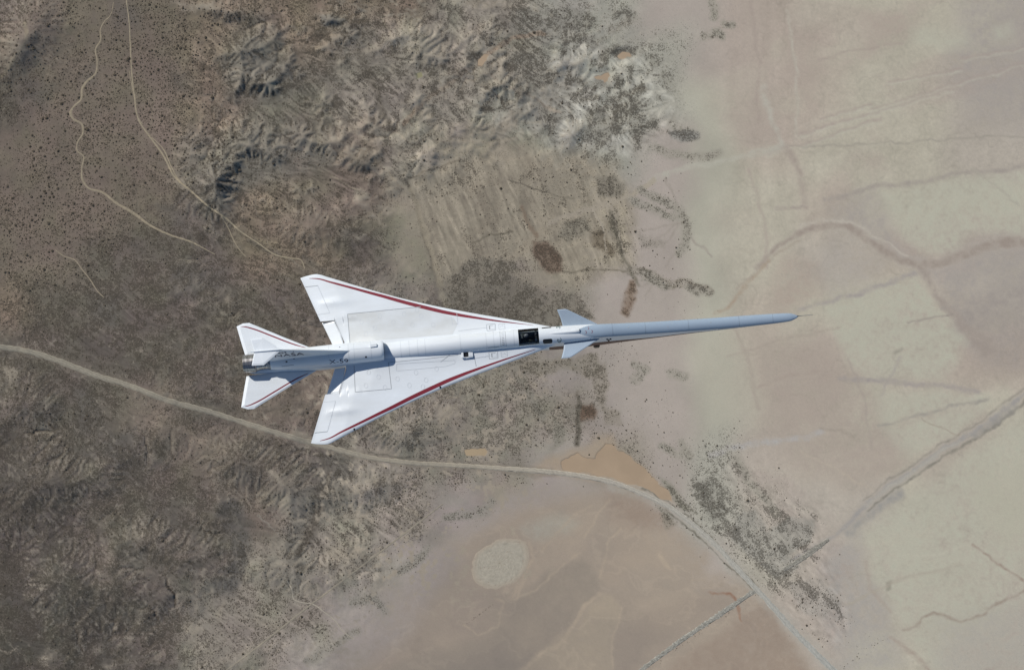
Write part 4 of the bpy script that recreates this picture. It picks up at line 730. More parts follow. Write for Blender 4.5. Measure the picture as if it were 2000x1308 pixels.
def box(name, c, s, mat, parent, rz=0.0, bev=.15, ry=0.0):
    bm = bmesh.new(); bmesh.ops.create_cube(bm, size=1.0)
    bmesh.ops.scale(bm, vec=s, verts=bm.verts)
    bmesh.ops.bevel(bm, geom=bm.edges[:], offset=min(s)*bev, segments=2, affect='EDGES')
    me = bpy.data.meshes.new(name); bm.to_mesh(me); bm.free(); me.materials.append(mat)
    o = link(bpy.data.objects.new(name, me), parent); o.location = c; o.rotation_euler = (0, ry, rz)
    return o

def pchip(xs, ys, q):
    xs = np.asarray(xs, float); ys = np.asarray(ys, float); h = np.diff(xs); d = np.diff(ys)/h
    m = np.zeros_like(xs); m[0] = d[0]; m[-1] = d[-1]
    for i in range(1, len(xs)-1):
        if d[i-1]*d[i] > 0:
            w1 = 2*h[i]+h[i-1]; w2 = h[i]+2*h[i-1]; m[i] = (w1+w2)/(w1/d[i-1]+w2/d[i])
    i = np.clip(np.searchsorted(xs, q)-1, 0, len(xs)-2); t = (q-xs[i])/h[i]
    return (ys[i]*(1+2*t)*(1-t)**2 + m[i]*h[i]*t*(1-t)**2 + ys[i+1]*t*t*(3-2*t) + m[i+1]*h[i]*t*t*(t-1))

jet = bpy.data.objects.new('jet_aircraft', None); COL.objects.link(jet); jet.matrix_world = AC_MAT
jet['label'] = 'white needle-nosed supersonic research jet with red wing stripes flying over the desert'
jet['category'] = 'jet aircraft'

# ---- fuselage stations:  x, yc, zt, zc, yw, zw, yl, zl, zb
ST = [(-14.25, .30, -.14, -.22, .34, -.28, .33, -.33, -.40), (-13.7, .44, -.06, -.20, .49, -.30, .47, -.45, -.60), (-12.4, .47, .10, -.10, .50, -.30, .48, -.50, -.80),
      (-10.3, .55, .40, .00, .57, -.25, .50, -.60, -.95), (-8.4, .56, .48, .10, .58, -.20, .50, -.60, -1.0),
      (-6.9, .50, .58, .20, .55, -.20, .50, -.60, -1.0), (-6.1, .485, .66, .25, .53, -.20, .50, -.60, -1.0),
      (-4.5, .49, .82, .36, .51, -.15, .49, -.60, -.98), (-2.7, .50, .96, .46, .50, -.10, .48, -.60, -.95),
      (0.0, .50, 1.08, .55, .48, .00, .46, -.60, -.90), (1.4, .485, 1.10, .60, .47, .00, .45, -.60, -.90),
      (2.5, .47, 1.08, .62, .46, .00, .45, -.74, -1.0), (3.6, .43, 1.05, .70, .44, .00, .44, -.74, -.98),
      (4.7, .365, 1.00, .78, .42, .00, .42, -.66, -.86), (5.8, .35, .86, .63, .39, -.08, .40, -.49, -.70),
      (7.4, .335, .68, .45, .36, -.18, .36, -.40, -.58), (9.15, .325, .54, .31, .335, -.05, .33, -.22, -.42),
      (11.0, .315, .44, .20, .318, .02, .31, -.05, -.25), (13.4, .28, .40, .20, .28, .14, .275, .11, -.02),
      (14.3, .25, .375, .21, .25, .16, .245, .13, .05), (14.8, .215, .345, .22, .215, .18, .21, .16, .10),
      (15.05, .14, .30, .225, .14, .20, .135, .18, .15), (15.2, .065, .265, .225, .065, .21, .06, .20, .18), (15.26, .02, .245, .225, .02, .22, .018, .21, .20)]
ST = np.array(ST)
CX0, CX1 = .36, 1.44               # canopy opening
xs = np.unique(np.round(np.concatenate([np.arange(-14.25, 14.3, .12), np.arange(14.3, 15.27, .045), np.arange(3.5, 4.8, .025), [CX0, CX1, 15.26]]), 4))
P = [pchip(ST[:, 0], ST[:, k], xs) for k in range(1, 9)]
ND, NS, NL, NB = 16, 4, 5, 7
def half_profile(i):
    yc, zt, zc, yw, zw, yl, zl, zb = [p[i] for p in P]
    pts = []
    for k in range(ND):
        a = k/ND*math.pi/2; pts.append((yc*math.sin(a), zc+(zt-zc)*math.cos(a)))
    for k in range(NS):
        t = k/NS; pts.append((yc+(yw-yc)*t, zc+(zw-zc)*t))
    for k in range(NL):
        t = k/NL; pts.append((yw+(yl-yw)*t, zw+(zl-zw)*t))
    for k in range(NB+1):
        a = k/NB*math.pi/2; pts.append((yl*math.cos(a), zl+(zb-zl)*math.sin(a)))
    return pts
verts = []; rings = []
NH = ND+NS+NL+NB+1
for i, x in enumerate(xs):
    hp = half_profile(i)
    ring = [(x, -y, z) for y, z in hp] + [(x, y, z) for y, z in hp[-2:0:-1]]
    rings.append(len(verts)); verts += ring
NR = 2*NH-2
faces = []; fm = []; glass_faces = []
def hidx(k):                       # half-profile cell index of ring cell k
    return k if k < NH-1 else NR-1-k
for i in range(len(xs)-1):
    xm = (xs[i]+xs[i+1])/2
    for k in range(NR):
        k2 = (k+1) % NR
        f = (rings[i]+k, rings[i]+k2, rings[i+1]+k2, rings[i+1]+k)
        h = hidx(k)
        if CX0 < xm < CX1 and h < 11:
            glass_faces.append(f); continue
        ang = (h+.5)/ND*90
        side = -1 if k < NH-1 else 1
        mi = 0
        # blue-grey anti-glare upper nose: its rear edge sweeps back to a blunt point on the centreline
        xg = 3.56 + max(0, ang-16)/70*1.15
        if h < ND-1 and xm > xg: mi = 1
        elif ND+NS <= h < ND+NS+NL-0 and xm > 1.9: mi = 2
        elif h >= ND+NS+NL and xm > 1.9: mi = 2
        elif h >= ND+NS+NL: mi = 1
        if xm > 11.0: mi = 1
        faces.append(f); fm.append(mi)
n0 = len(verts)
faces.append(tuple(range(rings[0], rings[0]+NR))); fm.append(0)
faces.append(tuple(reversed(range(rings[-1], rings[-1]+NR)))); fm.append(1)
fus = mesh_obj('fuselage', verts, faces, [M['white'], M['grey'], M['belly']], jet, fm, True, 40); fix_normals(fus)
fix = fus.data; fix.set_sharp_from_angle(angle=R(40))

# canopy glass: the same skin over the opening, with real thickness
gv = {}; gverts = []; gf = []
def gid(v, off):
    key = (v, off)
    if key not in gv:
        x, y, z = verts[v]; l = math.hypot(y, z-.5) or 1
        gv[key] = len(gverts); gverts.append((x, y-off*y/l, z-off*(z-.5)/l))
    return gv[key]
for f in glass_faces: gf.append([gid(v, .004) for v in f])
can = mesh_obj('canopy', gverts, gf, M['glass'], jet); fix_normals(can)

# ---- wing plan form (half):  leading edge, rear edges
LE = [(-11.03, 4.53), (-10.75, 4.60), (-10.2, 4.67), (-10.0, 4.63), (-9.6, 4.46), (-8.72, 4.10), (-6.82, 3.29), (-5.45, 2.81), (-3.93, 2.27), (-3.2, 2.04), (-2.69, 1.88), (-1.35, 1.51), (.1, 1.12), (1.04, .84), (1.85, .60), (2.45, .44)]
_px = np.linspace(-9.6, 2.45, 60); _pf = np.polyfit([p[0] for p in LE[4:]], [p[1] for p in LE[4:]], 5)
LE = LE[:4]+[(float(a), float(np.polyval(_pf, a))) for a in _px]
LEx = [p[0] for p in LE]; LEy = [p[1] for p in LE]
def y_le(x): return pchip(LEx, LEy, x)
YIN = [(-11.03, 4.53), (-10.10, 2.0), (-9.345, 1.995), (-9.34, 1.99), (-8.90, .74), (-8.88, .30), (2.45, .30)]
def y_in(x): return np.interp(x, [p[0] for p in YIN], [p[1] for p in YIN])
def x_te(y):
    return np.where(y > 1.99, -10.10-(y-2.0)*(.93/2.53), np.where(y > .74, -8.90-(y-.74)*(.44/1.25), -8.88))
def zw(x, y): return .43+.033*x-.035*y
def half_thick(x, y):
    d = np.clip((y_le(x)-y)/.26, 0, 1); t = .105*np.sqrt(np.clip(1-(1-d)**2, 0, 1))
    te = np.clip((x-x_te(y))/1.6, .07, 1); t = t*te
    return t + .12*np.exp(-((y-.3)/.5)**2)*np.clip(d, 0, 1)*np.clip(te, 0, 1)
def bump_z(x, y):
    return .075*np.exp(-((x+9.25)/.75)**2-((y-2.98)/.17)**2) 
def build_wing(sgn):
    xq = np.unique(np.round(np.concatenate([np.arange(-11.03, 2.45, .085), [-10.10, -9.345, -9.34, -8.90, -8.88, 2.45, -11.028]]), 4))
    NU = 30; s = 1-(1-np.linspace(0, 1, NU))**2.0
    s[-1] = 1
    up = []; 
    V = []; Fc = []
    X = np.repeat(xq[:, None], NU, 1); yi = y_in(xq)[:, None]; yl = y_le(xq)[:, None]
    Y = yi+(np.maximum(yl, yi+.002)-yi)*s[None, :]
    T = half_thick(X, Y); Zc = zw(X, Y)
    ZU = Zc+T+bump_z(X, Y)*np.clip((X-x_te(Y))/.4, 0, 1); ZD = Zc-T*.8
    n = len(xq); vid = lambda i, j, lo: (i*NU+j)+(n*NU if lo else 0)
    V = [(x, sgn*y, z) for x, y, z in zip(X.ravel(), Y.ravel(), ZU.ravel())] + [(x, sgn*y, z) for x, y, z in zip(X.ravel(), Y.ravel(), ZD.ravel())]
    for i in range(n-1):
        for j in range(NU-1):
            Fc.append((vid(i, j, 0), vid(i+1, j, 0), vid(i+1, j+1, 0), vid(i, j+1, 0)))
            Fc.append((vid(i, j, 1), vid(i, j+1, 1), vid(i+1, j+1, 1), vid(i+1, j, 1)))
        for j in (0, NU-1):
            Fc.append((vid(i, j, 0), vid(i, j, 1), vid(i+1, j, 1), vid(i+1, j, 0)))
    for i in (0, n-1):
        for j in range(NU-1): Fc.append((vid(i, j, 0), vid(i, j+1, 0), vid(i, j+1, 1), vid(i, j, 1)))
    o = mesh_obj('wing', V, Fc, M['white'], jet, None, True); fix_normals(o); o.data.set_sharp_from_angle(angle=R(50))
    return o
wing_r = build_wing(-1); wing_l = build_wing(1)
wing_r['label'] = 'starboard wing, lower one in the picture, with a dark air scoop'; wing_l['label'] = 'port wing with greyish weathered inner panel'

def prism(name, outline, zf, th, mat, parent, edge=.6):
    """flat aerofoil slab: closed outline (x, y), height function, half thickness with thin sharp rim"""
    cx = sum(p[0] for p in outline)/len(outline); cy = sum(p[1] for p in outline)/len(outline)
    V = []; Fc = []; n = len(outline); ringsU = []
    for sgn_, lev in ((1, 0), (1, 1), (-1, 1), (-1, 0)):
        r = []
        for x, y in outline:
            k = 1 if lev == 0 else .86
            px, py = cx+(x-cx)*k, cy+(y-cy)*k
            h = th*(.12 if lev == 0 else 1)
            r.append(len(V)); V.append((px, py, zf(px, py)+sgn_*h))
        ringsU.append(r)
    for a, b in zip(ringsU[:-1] if False else [ringsU[1], ringsU[0], ringsU[3]], [ringsU[0], ringsU[3], ringsU[2]]):
        for i in range(n): j = (i+1) % n; Fc.append((a[i], a[j], b[j], b[i]))
    Fc.append(tuple(ringsU[1])); Fc.append(tuple(reversed(ringsU[2])))
    o = mesh_obj(name, V, Fc, mat, parent, None, False); fix_normals(o); return o

# trailing-edge flaps, drooped
def flap_z(x, y):
    a = abs(y); xl = -8.90-(a-.74)*(.44/1.25)
    return zw(x, a)-.02-(xl-x)*.27
for s, wg in ((1, wing_l), (-1, wing_r)):
    prism('flap', [(-9.365, s*1.97), (-9.06, s*1.20), (-8.93, s*.62), (-9.52, s*.62), (-9.66, s*1.0), (-10.04, s*1.97)], flap_z, .028, M['white'], wg)

# stabilators
def stab_z(x, y): return -.30-.02*(abs(y)-.5)
stabs = []
for s in (1, -1):
    o = prism('stabilator', [(-10.45, s*.55), (-12.0, s*1.33), (-13.95, s*2.36), (-14.28, s*2.36), (-14.63, s*2.22), (-14.45, s*1.4), (-14.25, s*.56), (-12.4, s*.45)], stab_z, .04, M['white'], jet); stabs.append(o)
# canards
def can_z(x, y): return .50+.27*abs(y)+.03*(x-3.5)
for s in (1, -1):
    prism('canard', [(4.72, s*.34), (3.08, s*1.29), (2.95, s*1.335), (2.52, s*1.335), (2.68, s*.85), (2.76, s*.40)], can_z, .028, M['canard'], jet)

# ---- engine nacelle on the back
NX = [-6.85, -6.9, -7.3, -8.4, -10.2, -11.6, -12.5, -12.86]
NY = [.50, .525, .545, .555, .545, .52, .47, .43]
NZ = [.56, .56, .56, .54, .47, .36, .26, .22]
NT = [.53, .555, .57, .575, .56, .53, .47, .43]
xn = np.unique(np.concatenate([np.arange(-12.86, -6.85, .12), [-6.85, -6.9]]))
q = lambda arr: pchip(NX[::-1], arr[::-1], xn)
ny, nz, ntp = q(NY), q(NZ), q(NT); NN = 44
V = []; Fc = []
for i in range(len(xn)):
    for k in range(NN):
        a = 2*math.pi*k/NN
        # the intake mouth leans back a little towards its top
        lean = .06*math.sin(a)*(1 if xn[i] > -7.0 else max(0, 1-(-7.0-xn[i])/.6))
        V.append((xn[i]+lean*.5, ny[i]*math.cos(a), nz[i]+ntp[i]*math.sin(a)))
for i in range(len(xn)-1):
    for k in range(NN):
        k2 = (k+1) % NN; Fc.append((i*NN+k, (i+1)*NN+k, (i+1)*NN+k2, i*NN+k2))
nac = mesh_obj('engine_nacelle', V, Fc, M['white'], jet); fix_normals(nac)
# intake: rolled lip and dark duct
V = []; Fc = []; L = len(xn)-1
prof = [(0, 1.0), (.03, .985), (.035, .96), (.0, .93), (-.3, .90), (-1.3, .85)]
for dx, kk in prof:
    for k in range(NN):
        a = 2*math.pi*k/NN; V.append((xn[L]+dx+.03*math.sin(a), ny[L]*kk*math.cos(a), nz[L]+ntp[L]*kk*math.sin(a)))
for i in range(len(prof)-1):
    for k in range(NN):
        k2 = (k+1) % NN; Fc.append((i*NN+k, (i+1)*NN+k, (i+1)*NN+k2, i*NN+k2))
Fc.append(tuple(range((len(prof)-1)*NN, len(prof)*NN)))
intake = mesh_obj('air_intake', V, Fc, [M['white'], M['black']], nac, [0]*(3*NN)+[1]*(2*NN+1)); fix_normals(intake)

def lathe(name, prof, n, mat, parent, cy=0.0, cz=0.0, wave=0.0):
    V = []; Fc = []
    for i, (x, r) in enumerate(prof):
        for k in range(n):
            a = 2*math.pi*k/n; rr = r*(1+wave*(1 if k % 2 else -1))
            V.append((x, cy+rr*math.cos(a), cz+rr*math.sin(a)))
    for i in range(len(prof)-1):
        for k in range(n):
            k2 = (k+1) % n; Fc.append((i*n+k, i*n+k2, (i+1)*n+k2, (i+1)*n+k))
    o = mesh_obj(name, V, Fc, mat, parent, None, True, 32); fix_normals(o); o.data.set_sharp_from_angle(angle=R(32)); return o
noz = lathe('exhaust_nozzle', [(-12.80, .36), (-13.15, .365), (-13.45, .385), (-13.62, .42), (-13.66, .47), (-13.9, .475), (-14.15, .465), (-14.32, .45), (-14.32, .43), (-13.9, .40), (-13.2, .30), (-13.0, .02)], 48, M['titanium'], jet, 0, .16)
lathe('heat_shield_ring', [(-12.78, .425), (-12.95, .42), (-13.02, .40), (-13.02, .36)], 40, M['steel'], jet, 0, .20)
for k in range(16):                # variable petals round the nozzle mouth
    a = 2*math.pi*(k+.5)/16; c, s_ = math.cos(a), math.sin(a)
    V = []
    for x, r, hw in ((-13.68, .478, .078), (-14.31, .456, .072)):
        for t in (-1, 1):
            for up_ in (0, .012):
                rr = r+up_; V.append((x, rr*c-t*hw*s_, .16+rr*s_+t*hw*c))
    p_ = mesh_obj('petal', V, [(1, 3, 7, 5), (0, 1, 5, 4), (2, 6, 7, 3), (0, 2, 3, 1), (4, 5, 7, 6)], M['titanium'], noz, None, False); fix_normals(p_)

# ---- fin and T-tail
def slab_xz(name, outline, th, mat, parent):
    n = len(outline); V = []
    cx = sum(p[0] for p in outline)/n; cz = sum(p[1] for p in outline)/n
    for y, k in ((-.01, 1), (-th, .82), (th, .82), (.01, 1)):
        for x, z in outline: V.append((cx+(x-cx)*k, y*(1.25-.3*(z-.6)/2), cz+(z-cz)*k))
    Fc = []
    for a in range(3):
        for i in range(n): j = (i+1) % n; Fc.append((a*n+i, a*n+j, (a+1)*n+j, (a+1)*n+i))
    Fc = [f for q_, f in enumerate(Fc)] + [tuple((3*n+i, 3*n+(i+1) % n, (i+1) % n, i)) for i in range(n)]
    Fc += [tuple(range(n, 2*n)), tuple(reversed(range(2*n, 3*n)))]
    Fc = [f for f in Fc if True]
    # drop the inner faces between th and -th rings that would cross the slab
    Fc = [f for f in Fc if not (min(f) >= n and max(f) < 3*n and len(f) == 4)]
    o = mesh_obj(name, V, Fc, mat, parent, None, False); fix_normals(o); return o
fin = slab_xz('tail_fin', [(-8.35, 1.02), (-12.05, 2.58), (-13.45, 2.58), (-13.30, 1.6), (-13.12, .55), (-11.0, .55), (-8.7, .85)], .085, M['white'], jet)
def tt_z(x, y): return 2.60+.02*abs(y)
ttail = prism('tailplane', [(-12.02, 0), (-12.98, -.75), (-13.62, -.73), (-13.44, 0), (-13.62, .73), (-12.98, .75)], tt_z, .03, M['white'], fin)
lathe('tail_spike', [(-11.95, .012), (-12.3, .05), (-13.0, .055), (-13.5, .04), (-13.78, .012)], 12, M['white'], fin, 0, 2.655)
# pitot probe: short cone, then a thin needle
lathe('nose_probe', [(15.20, .05), (15.32, .022), (15.45, .014), (16.06, .010), (16.07, .001)], 10, M['steel'], jet, .02, .225)

# ---- decals laid on the skin
def bvh_of(objs):
    V = []; Fc = []
    for o in objs:
        b = len(V); V += [tuple(v.co) for v in o.data.vertices]; Fc += [tuple(b+i for i in p.vertices) for p in o.data.polygons]
    return BVHTree.FromPolygons(V, Fc)
BV = {'wl': bvh_of([wing_l]), 'wr': bvh_of([wing_r]), 'fus': bvh_of([fus]), 'nac': bvh_of([nac]), 'skin': bvh_of([wing_l, wing_r, fus, nac]),
      'sl': bvh_of([stabs[0]]), 'sr': bvh_of([stabs[1]]), 'fin': bvh_of([fin])}
DOWN = Vector((0, 0, -1))
def drop(x, y, bv, off):
    h = BV[bv].ray_cast(Vector((x, y, 6)), DOWN)
    if h[0] is None:
        h = BV[bv].find_nearest(Vector((x, y, .2)))
        return Vector(h[0])+Vector((0, 0, off))
    nrm = h[1] if h[1].z > 0 else -h[1]
    return h[0]+nrm*off
def resample(pts, step):
    out = []
    for (a, b) in zip(pts[:-1], pts[1:]):
        d = math.dist(a[:2], b[:2]); n = max(1, int(d/step))
        for i in range(n): t = i/n; out.append(tuple(a[k]+(b[k]-a[k])*t for k in range(len(a))))
    out.append(tuple(pts[-1])); return out
def ribbon(name, pts, width, mat, bv, parent, off=.004, step=.09, closed=False):
    """pts: (x, y) or (x, y, width)"""
    if closed: pts = list(pts)+[pts[0]]
    pts = [(p[0], p[1], p[2] if len(p) > 2 else width) for p in pts]
    r = resample(pts, step); V = []; Fc = []
    for i, (x, y, wd) in enumerate(r):
        a = r[max(0, i-1)]; b = r[min(len(r)-1, i+1)]
        tx, ty = b[0]-a[0], b[1]-a[1]; l = math.hypot(tx, ty) or 1; nx_, ny_ = -ty/l, tx/l
        for sgn_ in (-.5, 0, .5):
            V.append(drop(x+nx_*wd*sgn_, y+ny_*wd*sgn_, bv, off))
        if i:
            k = 3*i
            Fc += [(k-3, k, k+1, k-2), (k-2, k+1, k+2, k-1)]
    return mesh_obj(name, V, Fc, mat, parent, None, True)
def smooth_curve(pts, n=60):
    xs_ = [p[0] for p in pts]; qx = np.linspace(xs_[0], xs_[-1], n)
    ys_ = pchip(xs_, [p[1] for p in pts], qx); ws_ = np.interp(qx, xs_, [p[2] for p in pts])
    return list(zip(qx, ys_, ws_))
def patch(name, outline, mat, bv, parent, off=.006, rings_=4):
    out = resample(list(outline)+[outline[0]], .06)[:-1]; n = len(out)
    cx = sum(p[0] for p in out)/n; cy = sum(p[1] for p in out)/n
    V = []; Fc = []
    for r_ in range(rings_):
        k = 1-r_/rings_
        for x, y in out: V.append(drop(cx+(x-cx)*k, cy+(y-cy)*k, bv, off))
    V.append(drop(cx, cy, bv, off))
    for r_ in range(rings_-1):
        for i in range(n): j = (i+1) % n; Fc.append((r_*n+i, r_*n+j, (r_+1)*n+j, (r_+1)*n+i))
    for i in range(n): Fc.append(((rings_-1)*n+i, (rings_-1)*n+(i+1) % n, len(V)-1))
    return mesh_obj(name, V, Fc, mat, parent, None, True)
def rrect(x0, x1, y0, y1, r=.08, skew=0.0):
    o = []
    for cx, cy, a0 in ((x1-r, y1-r, 0), (x0+r, y1-r, 90), (x0+r, y0+r, 180), (x1-r, y0+r, 270)):
        for k in range(5):
            a = R(a0+k*22.5); o.append((cx+r*math.cos(a)+skew*(cy-y0), cy+r*math.sin(a)))
    return o
def quad(x0, x1, y0, y1): return [(x0, y0), (x1, y0), (x1, y1), (x0, y1)]

SOFF = [(-10.55, .18, .02), (-10.2, .27, .06), (-9.3, .27, .10), (-8.0, .22, .13), (-6.6, .19, .17), (-5.5, .215, .19), (-4.5, .235, .20), (-3.5, .27, .19), (-2.5, .27, .155), (-1.5, .25, .11), (-.5, .225, .075), (.5, .18, .04), (1.2, .14, .015)]
STRIPE = [(float(x), float(y_le(x)-np.interp(x, [q_[0] for q_ in SOFF], [q_[1] for q_ in SOFF])), float(np.interp(x, [q_[0] for q_ in SOFF], [q_[2] for q_ in SOFF]))) for x in np.linspace(-10.55, 1.2, 50)]
for s, wg, bv in ((1, wing_l, 'wl'), (-1, wing_r, 'wr')):
    ribbon('red_stripe', [(x, s*y, w_) for x, y, w_ in smooth_curve(STRIPE, 110)], .1, M['red'], bv, wg, .004)
SST = [(-14.42, 2.19, .02), (-14.25, 2.17, .05), (-13.9, 2.06, .07), (-12.77, 1.52, .075), (-12.08, 1.17, .07), (-11.5, .90, .06), (-10.95, .70, .02)]
for s, o, bv in ((1, stabs[0], 'sl'), (-1, stabs[1], 'sr')):
    ribbon('red_stripe', [(x, s*y, w_) for x, y, w_ in smooth_curve(SST, 50)], .1, M['red'], bv, o, .004)

# weathered inner panel on the port wing, control surfaces and gaps
patch('weathered_panel', [(-8.60, .66), (-8.62, 2.24), (-5.35, 2.26), (-4.75, 2.26), (-3.0, 1.50), (-2.80, 1.14), (-3.1, .56)], M['grime'], 'wl', wing_l, .0025, 14)
for s, wg, bv in ((1, wing_l, 'wl'), (-1, wing_r, 'wr')):
    ail = [(-10.80, s*4.0), (-10.12, s*4.0), (-9.57, s*2.42), (-10.22, s*2.40)]
    patch('aileron', ail, M['white'], bv, wg, .004, 8)
    ribbon('aileron_gap', [ail[0], ail[1]], .035, M['line'], bv, wg, .007)
    ribbon('aileron_hinge_gap', [ail[1], ail[2]], .028, M['faint'], bv, wg, .007)
    ribbon('aileron_gap', [ail[2], ail[3]], .022, M['faint'], bv, wg, .007)
    ribbon('flap_gap', [(-8.88, s*.72), (-9.32, s*2.02)], .03, M['faint'], bv, wg, .005)
ribbon('panel_gap', [(-8.60, .62), (-8.62, 2.25), (-5.35, 2.27), (-4.69, 2.27)], .035, M['line'], 'wl', wing_l, .006)
ribbon('panel_gap', [(-2.80, 1.72), (-2.78, 1.14), (-3.08, 1.12), (-3.10, 1.55)], .022, M['faint'], 'wl', wing_l, .006)
ribbon('panel_gap', [(-8.46, -.60), (-8.50, -2.04), (-6.57, -2.05), (-6.62, -.62)], .03, M['line'], 'wr', wing_r, .006)
ribbon('panel_gap', [(-6.19, -.75), (-6.23, -1.12), (-3.6, -1.12), (-3.1, -1.0), (-3.1, -.84), (-4.5, -.80), (-6.19, -.75)], .022, M['faint'], 'wr', wing_r, .006)
ribbon('panel_gap', [(-6.6, -.64), (-4.6, -.63), (-2.9, -.58)], .022, M['line'], 'wr', wing_r, .006)
ribbon('panel_gap', [(-2.08, -.55), (-2.0, -1.27)], .025, M['line'], 'wr', wing_r, .006)
ribbon('panel_gap', [(-3.35, -.54), (-3.85, -.86)], .022, M['line'], 'wr', wing_r, .006)
ribbon('panel_gap', [(-2.15, -.84), (-1.22, -.78)], .04, M['faint'], 'wr', wing_r, .006)
ribbon('panel_gap', [(-2.8, .72), (-1.9, .76), (-1.25, .76)], .03, M['faint'], 'wl', wing_l, .006)
for s, wg, bv in ((1, wing_l, 'wl'), (-1, wing_r, 'wr')):
    for x, y in ((-7.9, 1.75), (-7.2, 1.35), (-6.9, 1.95), (-6.2, 1.55), (-5.6, 1.95), (-5.2, 1.3), (-4.7, 1.75), (-4.1, 1.2), (-4.9, 2.1), (-7.7, 1.05)):
        c = [(x+.10*math.cos(k*math.pi/6), s*(y+.13*math.sin(k*math.pi/6))) for k in range(12)]
        ribbon('fastener_plate_gap', c, .016, M['faint'], bv, wg, .0065, .06, True)
    # paired square hatches beside the spine
    hy0, hy1 = .575, .945
    ribbon('hatch_gap', quad(-1.27, -.81, s*hy0, s*hy1), .018, M['line'], bv, wg, .007, .06, True)
    h = patch('flush_scoop', quad(-1.15, -.93, s*.76-.11, s*.76+.11), M['line'], bv, wg, .007, 3)
    patch('scoop_ramp', quad(-1.09, -.86, s*.76-.12, s*.76+.08), M['white'], bv, wg, .010, 3)
    ribbon('hatch_gap', quad(-.63, -.31, s*(hy0+.01), s*(hy1-.05)), .018, M['faint'], bv, wg, .007, .06, True)
    for k in range(4):
        ax, ay = -.56+.06*k+.02*(k % 2), s*.76+(.08-.05*k if k % 2 else -.02)
        ribbon('drain_slot', [(ax, ay), (ax+.05, ay+.03)], .018, M['faint'], bv, wg, .008, .03)
# open ram scoop on the starboard wing
sx, sy = -2.43, -.60
sz = drop(sx, sy, 'wr', 0).z
box('scoop_box', (sx-.24, sy-.02, sz+.05), (.12, .30, .10), M['white'], wing_r)
box('scoop_box', (sx+.20, sy, sz+.05), (.24, .30, .10), M['white'], wing_r, ry=R(8))
box('scoop_side', (sx, sy-.17, sz+.045), (.60, .03, .09), M['white'], wing_r)
box('scoop_side', (sx, sy+.17, sz+.045), (.60, .03, .09), M['white'], wing_r)
patch('scoop_opening', quad(sx-.20, sx+.10, sy-.15, sy+.15), M['black'], 'wr', wing_r, .008, 3)
# little sensor ports along the starboard leading edge
for x, y in ((-3.98, 2.20), (-8.69, 4.02)):
    lathe_o = patch('sensor_port', [(x+.05*math.cos(k*.785), -y+.06*math.sin(k*.785)+.0) for k in range(8)], M['black'], 'wr', wing_r, .006, 2)
# fuselage frames and louvre panel
for x in (-5.9, -5.45, -5.0, -4.6, -2.72, -1.35, -.95, .12):
    dk = [(x, y) for y in np.linspace(-.455, .455, 25)]
    ribbon('frame_gap', dk, .016, M['faint'], 'fus', fus, .004)
for x in (5.35, 7.1, 9.4, 12.1, 13.9):
    hw_ = float(np.interp(x, ST[:, 0], ST[:, 1]))*.93
    ribbon('nose_seam', [(x, y) for y in np.linspace(-hw_, hw_, 21)], .018, M['seam'], 'fus', fus, .004)
for x, y in ((6.2, .05), (8.3, -.04), (10.6, .02)):
    patch('nose_port', [(x+.03*math.cos(k*.785), y+.03*math.sin(k*.785)) for k in range(8)], M['line'], 'fus', fus, .005, 2)
ribbon('louvre_edge', [(-.60, y) for y in np.linspace(-.42, .40, 22)], .02, M['line'], 'fus', fus, .004)
ribbon('louvre_edge', [(-.32, y) for y in np.linspace(-.42, .40, 22)], .02, M['line'], 'fus', fus, .004)
for k, y in enumerate(np.linspace(-.36, .30, 9)):
    ribbon('louvre_slot', [(-.53, y), (-.39, y+.035)], .026, M['line'] if k < 5 else M['faint'], 'fus', fus, .006, .04)
ribbon('stencil_strip', [(-1.28, -.405), (-.70, -.405)], .02, M['line'], 'fus', fus, .006, .05)
# side windows ahead of the canopy
for y0_, y1_ in ((-.445, -.255), (.35, .43)):
    patch('side_window', rrect(1.63, 2.13, y0_, y1_, .07 if y0_ < 0 else .03), M['black'], 'fus', fus, .006, 5)
# camera fairing on the nose deck
V = []; Fc = []
prof = [(1.85, .02, .0), (2.3, .07, .03), (2.9, .10, .06), (3.35, .115, .085), (3.56, .115, .09), (3.6, .10, .07)]
for x, hw, hh in prof:
    for k in range(9):
        a = math.pi*k/8; V.append((x, .02+hw*math.cos(a), drop(x, .02+hw*math.cos(a), 'fus', 0).z-.01+hh*math.sin(a)*1.25))
for i in range(len(prof)-1):
    for k in range(8): Fc.append((i*9+k, i*9+k+1, (i+1)*9+k+1, (i+1)*9+k))
Fc.append(tuple(range((len(prof)-1)*9, len(prof)*9)))
fair = mesh_obj('camera_fairing', V, Fc, M['white'], jet, None, True, 40); fix_normals(fair)
box('camera_lens', (3.605, .07, drop(3.60, .07, 'fus', 0).z+.055), (.03, .07, .07), M['black'], fair)
for x, y in ((4.06, .14), (3.91, -.07), (4.23, -.06)):
    ribbon('red_warning_mark', [(x+.05*math.cos(R(a)), y+.07*math.sin(R(a))) for a in range(-100, 101, 25)], .022, M['red'], 'fus', fus, .005, .03)
for s in (1, -1):
    ribbon('emblem', [(2.5+.10*math.cos(R(a)), s*(.34+.09*math.sin(R(a)))) for a in range(-60, 215, 25)], .035, M['green'], 'fus', fus, .005, .04)
    ribbon('emblem', [(2.40, s*.30), (2.5, s*.36), (2.62, s*.38)], .025, M['green'], 'fus', fus, .006, .04)
